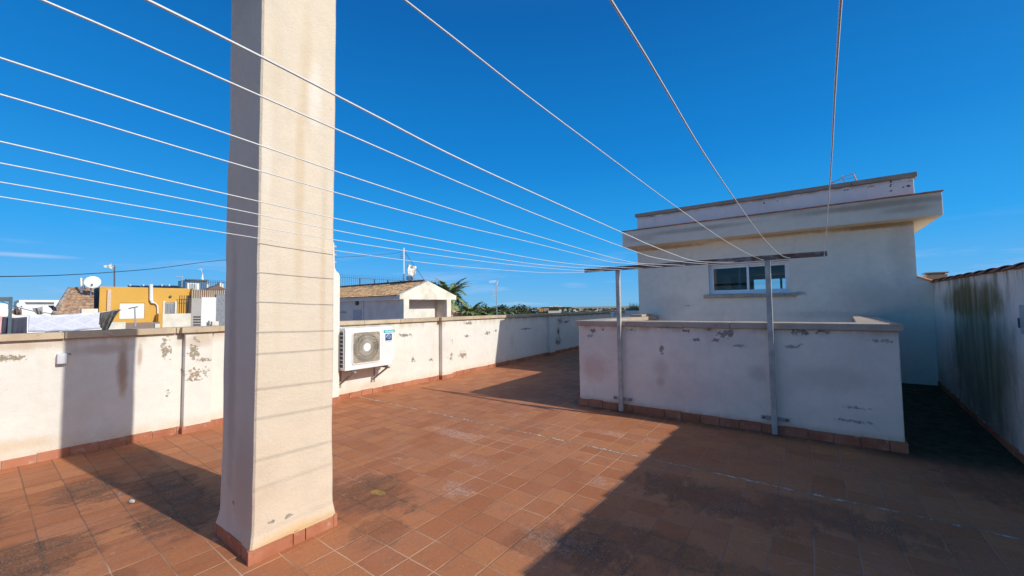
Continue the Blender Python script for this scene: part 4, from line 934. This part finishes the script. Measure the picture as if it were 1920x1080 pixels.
c = aX(40, 572, -60); dish('white satellite dish in front of the low modern house', c, .30, (1, .1, .4), plain('dish_pale', (.76, .76, .74), .5, var=.1), (c.x-.5, c.y, c.z-1))
am = thing('antenna_mast', 'dark mast with pale panel aerial rising behind the ochre house roof', 'antenna', aX(214, 537, -45)); g = lambda x, y: aX(x, y, -45.)
MB().tube([g(214.5, 545), g(214.5, 497.5)], .045, 6).build('mast', STEEL, am)
MB().tube([g(196, 499), g(214, 500)], .05, 5).build('boom', GALV, am)
for q_, h_ in ((196, 2.), (199, 2.), (205, 3), (208, 4.5)): MB().tube([g(q_, 499.5-h_), g(q_+.6, 499.5+h_)], .05, 5).build('element', WHT, am)
MB().tube([g(207, 493), g(210, 500), g(212, 506)], .05, 5).build('reflector', GALV, am)
tm = thing('antenna_mast', 'thin pale lattice mast on the hipped clay roof', 'antenna', aX(152, 545, -42)); g = lambda x, y: aX(x, y, -42.)
MB().tube([g(153, 549), g(152, 521)], .07, 5).build('mast', WHT, tm); MB().tube([g(153, 522), g(160, 543)], .03, 4).build('stay', GALV, tm); MB().tube([g(149, 530), g(156, 530)], .04, 4).build('element', GALV, tm)

# --- washing frame and laundry on the next roof
X = -11.
g = lambda x, y: aX(x, y, X)
wf_ = thing('steel_gantry', 'dark grey steel washing frame at the left edge beyond the parapet', 'clothes rack', g(18, 640)); wf_m = plain('slate_steel', (.10, .13, .15), .5, .2)
a, b = g(15, 600).y, g(22, 600).y
MB().box(X-.06, X+.0, a, b, -.2, g(18, 556.5).z).build('post', wf_m, wf_)
MB().box(X-.06, X+.0, g(-120, 560).y, a-.002, g(10, 565).z, g(10, 557).z).build('beam', wf_m, wf_)
nr = thing('neighbour_roof', 'low neighbouring roof terrace just over the parapet carrying the laundry', 'building', (-14, 2, GZ))
MB().box(-30, -8.2, -8, 40, GZ, -.2).build('block', plain('neighbour_cement', (.34, .27, .22), .9, var=.2, scale=1.), nr)
def cloth(name, label, cat, top, bot, mat, amp=.02, nu=24, X0=-11.1, folds=5, group=None):
    tp = [aX(x, y, X0) for x, y in top]; bt = [aX(x, y, X0) for x, y in bot]
    def ev(L, u):
        s = u*(len(L)-1); i = min(int(s), len(L)-2); return L[i].lerp(L[i+1], s-i)
    vs = []; nv = 8
    for j in range(nv+1):
        for i in range(nu+1):
            u = i/nu; p_ = ev(tp, u).lerp(ev(bt, u), j/nv); p_.x += math.sin(u*folds*6.28+j*.25)*amp*(.3+j/nv)+math.sin(u*17)*amp*.4; vs.append(p_)
    k = nu+1; o_ = MB().add(vs, [(j*k+i, j*k+i+1, (j+1)*k+i+1, (j+1)*k+i) for j in range(nv) for i in range(nu)]).build(name, mat, smooth=True)
    s_ = o_.modifiers.new('thick', 'SOLIDIFY'); s_.thickness = .006; return tag(o_, label, cat, group)
def quilt_mat():
    n = N('quilted_cotton', .95, .1)
    a = n.M('ABSOLUTE', n.M('SUBTRACT', n.M('FRACT', n.M('MULTIPLY', n.M('ADD', n.y, n.M('MULTIPLY', n.z, 1.8)), 3.2)), .5))
    b = n.M('ABSOLUTE', n.M('SUBTRACT', n.M('FRACT', n.M('MULTIPLY', n.M('SUBTRACT', n.y, n.M('MULTIPLY', n.z, 1.8)), 3.2)), .5))
    d = n.ss(n.M('MINIMUM', a, b), .0, .09); c = n.mix(n.ss(n.noise(45, 3), .45, .6, 0, .7), (.66, .65, .74), (.56, .56, .65)); c = n.mix(n.M('MULTIPLY', d, 1.), (.74, .73, .80), c); n.bump(d, .15, .006); return n.col(c)
cloth('quilt', 'long pale quilt with diamond stitching drying beyond the parapet', 'quilt', [(54, 591), (90, 592), (140, 589), (187.5, 585.5)], [(52, 622), (90, 622), (140, 620), (187.5, 616)], quilt_mat(), .015, 40, folds=3)
cloth('towel', 'dark slate towel hanging left of the pale quilt', 'towel', [(5, 594), (28, 596), (51, 594)], [(2, 626), (28, 626), (50, 626)], plain('slate_cotton', (.07, .07, .10), .95), .02, folds=2)
cloth('towel', 'pink towel at the left edge beside the grey post', 'towel', [(-20, 592), (6, 593)], [(-20, 628), (1, 626)], plain('pink_cotton', (.75, .42, .40), .95), .02, folds=1)
cloth('blanket', 'crumpled grey blanket blown sideways at the right end of the quilt', 'blanket', [(188.5, 586), (205, 583.5), (219, 580), (228.5, 580.5)], [(186, 606), (192, 622), (203, 618), (212, 592)], plain('charcoal_cloth', (.13, .125, .115), .95, var=.5, scale=14), .05, folds=4)
cloth('shirt', 'dark shirt bundle hanging in front of the low modern house, rightmost of three', 'shirt', [(90, 573), (100, 572.5), (106, 578)], [(95, 578), (101, 583), (106, 583)], plain('navy_cotton', (.05, .05, .08), .95), .03, X0=-12, folds=2)
cloth('shirt', 'grey and beige shirt hanging in the middle of three small garments', 'shirt', [(61, 578), (70, 577), (80, 574)], [(68, 589), (74, 590), (80, 589)], plain('grey_cotton', (.36, .33, .32), .95, var=.5, scale=14), .03, X0=-12, folds=2)
cloth('shirt', 'brown dark garment heap hanging beside the grey post', 'shirt', [(22, 583), (30, 578), (41, 581)], [(24, 589), (32, 591), (41, 590)], plain('brown_cotton', (.22, .15, .11), .95, var=.7, scale=14), .03, X0=-12, folds=2)
q = [aX(x, y, -11.1) for x, y in ((-60, 593), (5, 594), (54, 591), (90, 592), (140, 589), (188, 586), (229, 580), (240, 579))]
tag(MB().tube(q, .006, 5).build('washing_line', WM), 'line carrying the quilt and towels beyond the parapet', 'clothesline')
q = [aX(x, y, -12) for x, y in ((-60, 560), (0, 564), (25, 574), (60, 583), (110, 590), (170, 590))]
tag(MB().tube(q, .007, 5).build('washing_line', STEEL), 'dark sloping line running from the grey post in front of the modern house', 'clothesline')

# ------------------------------------------------------------------ greenery
def leafm(name, a, b):
    n = N(name, .6, .3); c = n.mix(n.ss(n.noise(2.5, 4), .35, .65), a, b); n.b.inputs['Subsurface Weight'].default_value = 0; return n.col(c)
PALM = leafm('palm_leaf', (.12, .17, .06), (.30, .35, .16)); TRUNK = plain('palm_trunk', (.16, .11, .07), .95, var=.4, scale=4)
def palm(label, c, L, n, rg, updeg=(10, 85), base=GZ, tilt=0):
    t = thing('palm_tree', label, 'palm tree', (c.x, c.y, base))
    tk = [(c.x+math.sin(i)*.05, c.y, base+(c.z-base)*i/8) for i in range(9)]
    MB().tube(tk, [.30-.01*i for i in range(9)], 9).build('trunk', TRUNK, t)
    mb = MB()
    for f in range(n):
        az = f*2.399+rg.uniform(-.2, .2); el = math.radians(rg.uniform(*updeg)); l = L*rg.uniform(.8, 1.1); d = Vector((math.cos(az), math.sin(az), 0)); pts = []; p_ = Vector(c); e = el
        m_ = 14
        for i in range(m_+1): pts.append(p_.copy()); p_ = p_+(d*math.cos(e)+Vector((0, 0, math.sin(e))))*l/m_; e -= rg.uniform(.085, .14)*(1.2 if el < 1 else .8)
        mb.tube(pts, [.035-.002*i for i in range(m_+1)], 4, False)
        side = d.cross(Vector((0, 0, 1)))
        for i in range(1, 3*m_):
            s_ = i/3; a = pts[min(int(s_), m_-1)].lerp(pts[min(int(s_)+1, m_)], s_-int(s_)); tg = (pts[min(int(s_)+1, m_)]-pts[int(s_)]).normalized(); w_ = l*.19*math.sin(math.pi*min(1, (i/(3*m_))*.85+.16))
            for sg in (-1, 1):
                tip = a+side*sg*w_*.75+tg*w_*.65+Vector((0, 0, rg.uniform(-.35, .12)*w_)); wd = tg*.10
                mb.add([a-wd, a+wd, tip], [(0, 1, 2)])
    mb.build('crown', PALM, t); return t
rg = random.Random(21)
palm('tall palm with arching fronds behind the right end of the gabled house', aX(842, 560, -32), 3.7, 44, rg, (-15, 80))
palm('low palm with upright fronds behind the parapet, left of the two small ones', aX(882, 592, -26), 2.0, 26, rg, (35, 88))
palm('low palm just left of the thin aerial mast behind the parapet', aX(912, 593, -27), 2.0, 26, rg, (20, 80))
palm('dark low palm right of the aerial mast at the end of the sunlit coping', aX(946, 592, -32), 1.9, 26, rg, (10, 75))
LEAF = leafm('tree_leaf', (.020, .034, .013), (.075, .095, .035)); BARK = plain('bark', (.12, .09, .06), .95)
def tree(label, c, R, hgt, n, rg, base=GZ, group=None):
    t = thing('tree', label, 'tree', (c.x, c.y, base), group); top = c.z
    mb = MB().tube([(c.x, c.y, base), (c.x+.1, c.y, c.z-hgt*.3)], [.3, .15], 7)
    for k_ in range(4): a = k_*1.6; mb.tube([(c.x+.1, c.y, c.z-hgt*.5), (c.x+math.cos(a)*R*.5, c.y+math.sin(a)*R*.5, c.z)], [.12, .04], 5)
    mb.build('trunk', BARK, t)
    cl = [(Vector((rg.uniform(-.75, .75)*R, rg.uniform(-.75, .75)*R, rg.uniform(-.45, .4)*hgt)), rg.uniform(.25, .42)*R) for _ in range(14)]
    mb = MB()
    for _ in range(n):
        o_, r = rg.choice(cl); v = Vector((rg.gauss(0, 1), rg.gauss(0, 1), rg.gauss(0, .8))).normalized()*r*rg.uniform(.6, 1.05); p_ = c+o_+v; s_ = R*.055
        a = Vector((rg.gauss(0, 1), rg.gauss(0, 1), rg.gauss(0, 1))).normalized()*s_; b = Vector((rg.gauss(0, 1), rg.gauss(0, 1), rg.gauss(0, 1))).normalized()*s_; mb.add([p_-a, p_-b, p_+a, p_+b], [(0, 1, 2, 3)])
    mb.build('crown', LEAF, t); return t
for i, (x, y, D, R, hh, lb) in enumerate(((852, 587, 75, 3.0, 1.5, 'dark tree directly beside the right gable corner'), (872, 589, 95, 4, 1.8, 'dark tree behind the leftmost low palm'), (897, 588, 110, 4.5, 2., 'broad dark tree behind the low palms'), (913, 588, 90, 2.2, 2.4, 'pointed dark tree left of the thin aerial mast'), (940, 589, 100, 4.2, 2.2, 'dark bushy tree right of the thin aerial mast'), (963, 588, 130, 5.0, 2.6, 'round dark tree above the start of the shaded parapet'), (981, 587, 190, 6, 3., 'dark tree left of the white and blue block on the skyline'))):
    tree(lb, aD(x, y, D), R, hh*1.6, 1500, rg)
ya_ = thing('aerial_mast', 'tall thin aerial mast with small yagi standing between the palms', 'antenna', aX(931, 600, -27)); g = lambda x, y: aX(x, y, -27.)
MB().tube([g(932, 610), g(930.5, 524)], .045, 6).build('mast', GALV, ya_)
for y_ in (527, 528.5, 530): MB().tube([g(917, y_), g(930, y_-1)], .013, 5).build('boom', WHT, ya_)
MB().tube([g(930, 520), g(934, 525), g(932, 533), g(930, 536)], .02, 5).build('reflector', GALV, ya_)
for k_ in range(6): MB().tube([g(923, 546+k_*3), g(930.5, 545+k_*3)], .018, 5).build('element', GALV, ya_)
rl = thing('tiled_roof_corner', 'small terracotta roof corner between the gabled house and the palms', 'roof', aX(858, 592, -27)); a = aX(848, 582, -27); b = aX(864, 583, -27); c = aX(869, 590, -27); d = aX(866, 600, -27); e = aX(846, 600, -27)
MB().prism([(q.y, q.z) for q in (a, b, c, d, e)], -28.5, -27, 'X').build('tiles', plain('salmon_tiles', (.62, .36, .26), .9, var=.5, scale=4), rl)

# planter and pedestal on the far terrace behind the low wall
pt = thing('planter', 'white rectangular planter box with green plants behind the low wall', 'planter', aY(1185, 596, 12)); g = lambda x, y: aY(x, y, 12.)
a, b = g(1174, 590), g(1197, 590)
MB().box(a.x, b.x+.3, 12, 12.35, .5, g(1185, 585).z-.06).build('box', WHT, pt); MB().box(a.x-.03, b.x+.33, 11.97, 12.38, g(1185, 585).z-.058, g(1185, 582.5).z).build('rim', WHT, pt)
mb = MB()
for i in range(160):
    x_ = rg.uniform(a.x, b.x+.2); y_ = rg.uniform(12.05, 12.3); h_ = rg.uniform(.08, .26)*(1.25 if abs(x_-(a.x+b.x)/2) < .12 else .7); dx, dy = rg.uniform(-.09, .09), rg.uniform(-.09, .09); z_ = g(1185, 583).z-.02
    mb.add([(x_-.012, y_, z_), (x_+.012, y_, z_), (x_+dx, y_+dy, z_+h_)], [(0, 1, 2)])
mb.build('plants', PALM, pt)
pd = thing('pedestal', 'small white pedestal beside the planter behind the low wall', 'pedestal', g(1149, 596)); a, b = g(1146, 590), g(1152, 590)
MB().box(a.x+.01, b.x-.01, 12, 12.1, .0, g(1149, 588).z).build('shaft', WHT, pd); MB().box(a.x-.02, b.x+.02, 11.98, 12.13, g(1149, 588).z+.001, g(1149, 585).z).build('cap', WHT, pd)

# ------------------------------------------------------------------ far skyline
def hbox(mb, x0, x1, yt, D, dep=9., base=GZ):
    a, b = aD(x0, yt, D), aD(x1, yt, D); o_ = Vector((a.x, a.y, 0)).normalized()*dep; z = max(a.z, b.z)
    P = [(a.x, a.y), (b.x, b.y), (b.x+o_.x, b.y+o_.y), (a.x+o_.x, a.y+o_.y)]; mb.prism(P, base, z, 'Z'); return P, z
def house(label, x0, x1, yt, D, mat, roof=None, group=None, win=0, base=GZ):
    t = thing('distant_building', label, 'building', aD((x0+x1)/2, yt, D), group); mb = MB(); P, z = hbox(mb, x0, x1, yt, D, base=base); mb.build('wall', mat, t)
    if roof:
        c = [sum(q[0] for q in P)/4, sum(q[1] for q in P)/4]; o_ = [(c[0]+(q[0]-c[0])*1.08, c[1]+(q[1]-c[1])*1.08, z+.01) for q in P]; r_ = MB(); r_.add(o_+[(c[0], c[1], z+(x1-x0)*D/745*.22)], [(0, 1, 4), (1, 2, 4), (2, 3, 4), (3, 0, 4), (0, 3, 2, 1)]); r_.build('roof', roof, t)
    for i in range(win):
        u = (i+.5)/win; w0, w1 = x0+(x1-x0)*(u-.13/1), x0+(x1-x0)*(u+.05); a, b = aD(w0, yt+1.6, D-.2), aD(w1, yt+1.6, D-.2); d = Vector((a.x, a.y, 0)).normalized()*.15
        MB().add([(a.x, a.y, a.z-1.6*D/745), (b.x, b.y, b.z-1.6*D/745), (b.x, b.y, b.z), (a.x, a.y, a.z), (a.x+d.x, a.y+d.y, a.z-1.6*D/745), (b.x+d.x, b.y+d.y, b.z-1.6*D/745), (b.x+d.x, b.y+d.y, b.z), (a.x+d.x, a.y+d.y, a.z)], [(0, 1, 2, 3), (4, 7, 6, 5), (0, 4, 5, 1), (1, 5, 6, 2), (2, 6, 7, 3), (3, 7, 4, 0)]).build('window', DGREY, t)
FR = plain('far_clay_roof', (.45, .24, .15), .9)
def fm_(n, c): return plain(n, c, .9, var=.08, scale=.1)
BLUEW = fm_('pale_blue_paint', (.50, .66, .80)); PINK = fm_('pink_paint', (.62, .36, .30)); ORA = fm_('orange_paint', (.70, .36, .10)); FCR = fm_('far_cream', (.66, .57, .44)); FWH = fm_('far_white', (.78, .76, .72)); FTN = fm_('far_tan', (.48, .38, .28))
house('pale blue and white block on the skyline over the shaded parapet', 996, 1009, 578, 420, BLUEW, win=3)
house('dark blue low building left of the pale blue block', 989, 996, 580.5, 430, fm_('far_blue', (.08, .18, .32)), win=1)
house('orange block right of the pale blue one on the skyline', 1009.3, 1018, 579, 420, ORA, win=2)
house('pinkish block between orange block and cream houses on the skyline', 1019, 1029, 578.5, 440, PINK, win=3)
struct(MB().add([(*aD(x, y, 900).xy, z) for x, y, z in ((1010, 577, GZ), (1110, 577, GZ), (1110, 577, GZ), (1010, 577, GZ))]+[(*aD(x, y, D).xy, z) for x, y, D, z in ((1024, 575, 880, 1.), (1066, 575, 880, .5), (1074, 575, 1100, .5), (1022, 575, 1100, 1.))]+[(*aD(1000, 577, 1250).xy, GZ), (*aD(1112, 577, 1250).xy, GZ)],
       [(0, 1, 5, 4), (4, 5, 6, 7), (8, 0, 4, 7), (1, 9, 6, 5), (7, 6, 9, 8)]).build('hill', town_mat()))
for i, (a, b, y_, lb) in enumerate(((1031, 1037, 574, 'leftmost white villa on the low hill of the skyline'), (1038, 1047, 572.6, 'largest white villa on the low hill of the skyline'), (1048, 1055, 574.2, 'rightmost white villa on the low hill of the skyline'))): house(lb, a, b, y_, 890, FWH, win=2, base=0)
house('long white building with flat roof at the foot of the hill on the skyline', 1028, 1052, 583, 380, FCR)
rg = random.Random(4); x_ = 1048.
while x_ < 1215:
    wd = rg.uniform(3.5, 8); D = rg.uniform(430, 800); y_ = rg.uniform(577.8, 582.5)-(x_-1100)*.010
    house('small pale house among trees on the far skyline', x_, x_+wd, y_, D, rg.choice((FCR, FWH, FTN, FCR)), FR if rg.random() < .6 else None, 'pale houses on the far skyline', win=rg.choice((0, 1, 2))); x_ += wd*rg.uniform(.6, 1.25)
def wood(x0, x1, n, D0, D1, yt, amp, seed):
    rg = random.Random(seed); mb = MB()
    for _ in range(n):
        x = rg.uniform(x0, x1); D = rg.uniform(D0, D1); c = aD(x, yt-(x-1100)*.010+rg.uniform(-amp, amp), D); R = D*.0026*rg.uniform(.7, 1.4)
        for q in range(26):
            v = Vector((rg.gauss(0, 1), rg.gauss(0, 1), rg.gauss(0, 1))).normalized()*R*rg.uniform(.5, 1.); v.z *= .7; p_ = c+v-Vector((0, 0, R*.5)); s_ = R*.34
            a = Vector((rg.gauss(0, 1), rg.gauss(0, 1), rg.gauss(0, 1))).normalized()*s_; b = Vector((rg.gauss(0, 1), rg.gauss(0, 1), rg.gauss(0, 1))).normalized()*s_; mb.add([p_-a, p_-b, p_+a, p_+b], [(0, 1, 2, 3)])
    return mb
o_ = wood(985, 1230, 330, 420, 900, 579.5, 1.6, 8); o_2 = wood(1015, 1072, 60, 850, 1000, 576.5, 1.4, 9); o_.add(o_2.v, o_2.f)
wo = o_.build('far_wood', LEAF); wo['kind'] = 'stuff'
wo2 = wood(985, 1230, 330, 380, 420, 584, 1.8, 12).build('far_scrub', LEAF); wo2['kind'] = 'stuff'
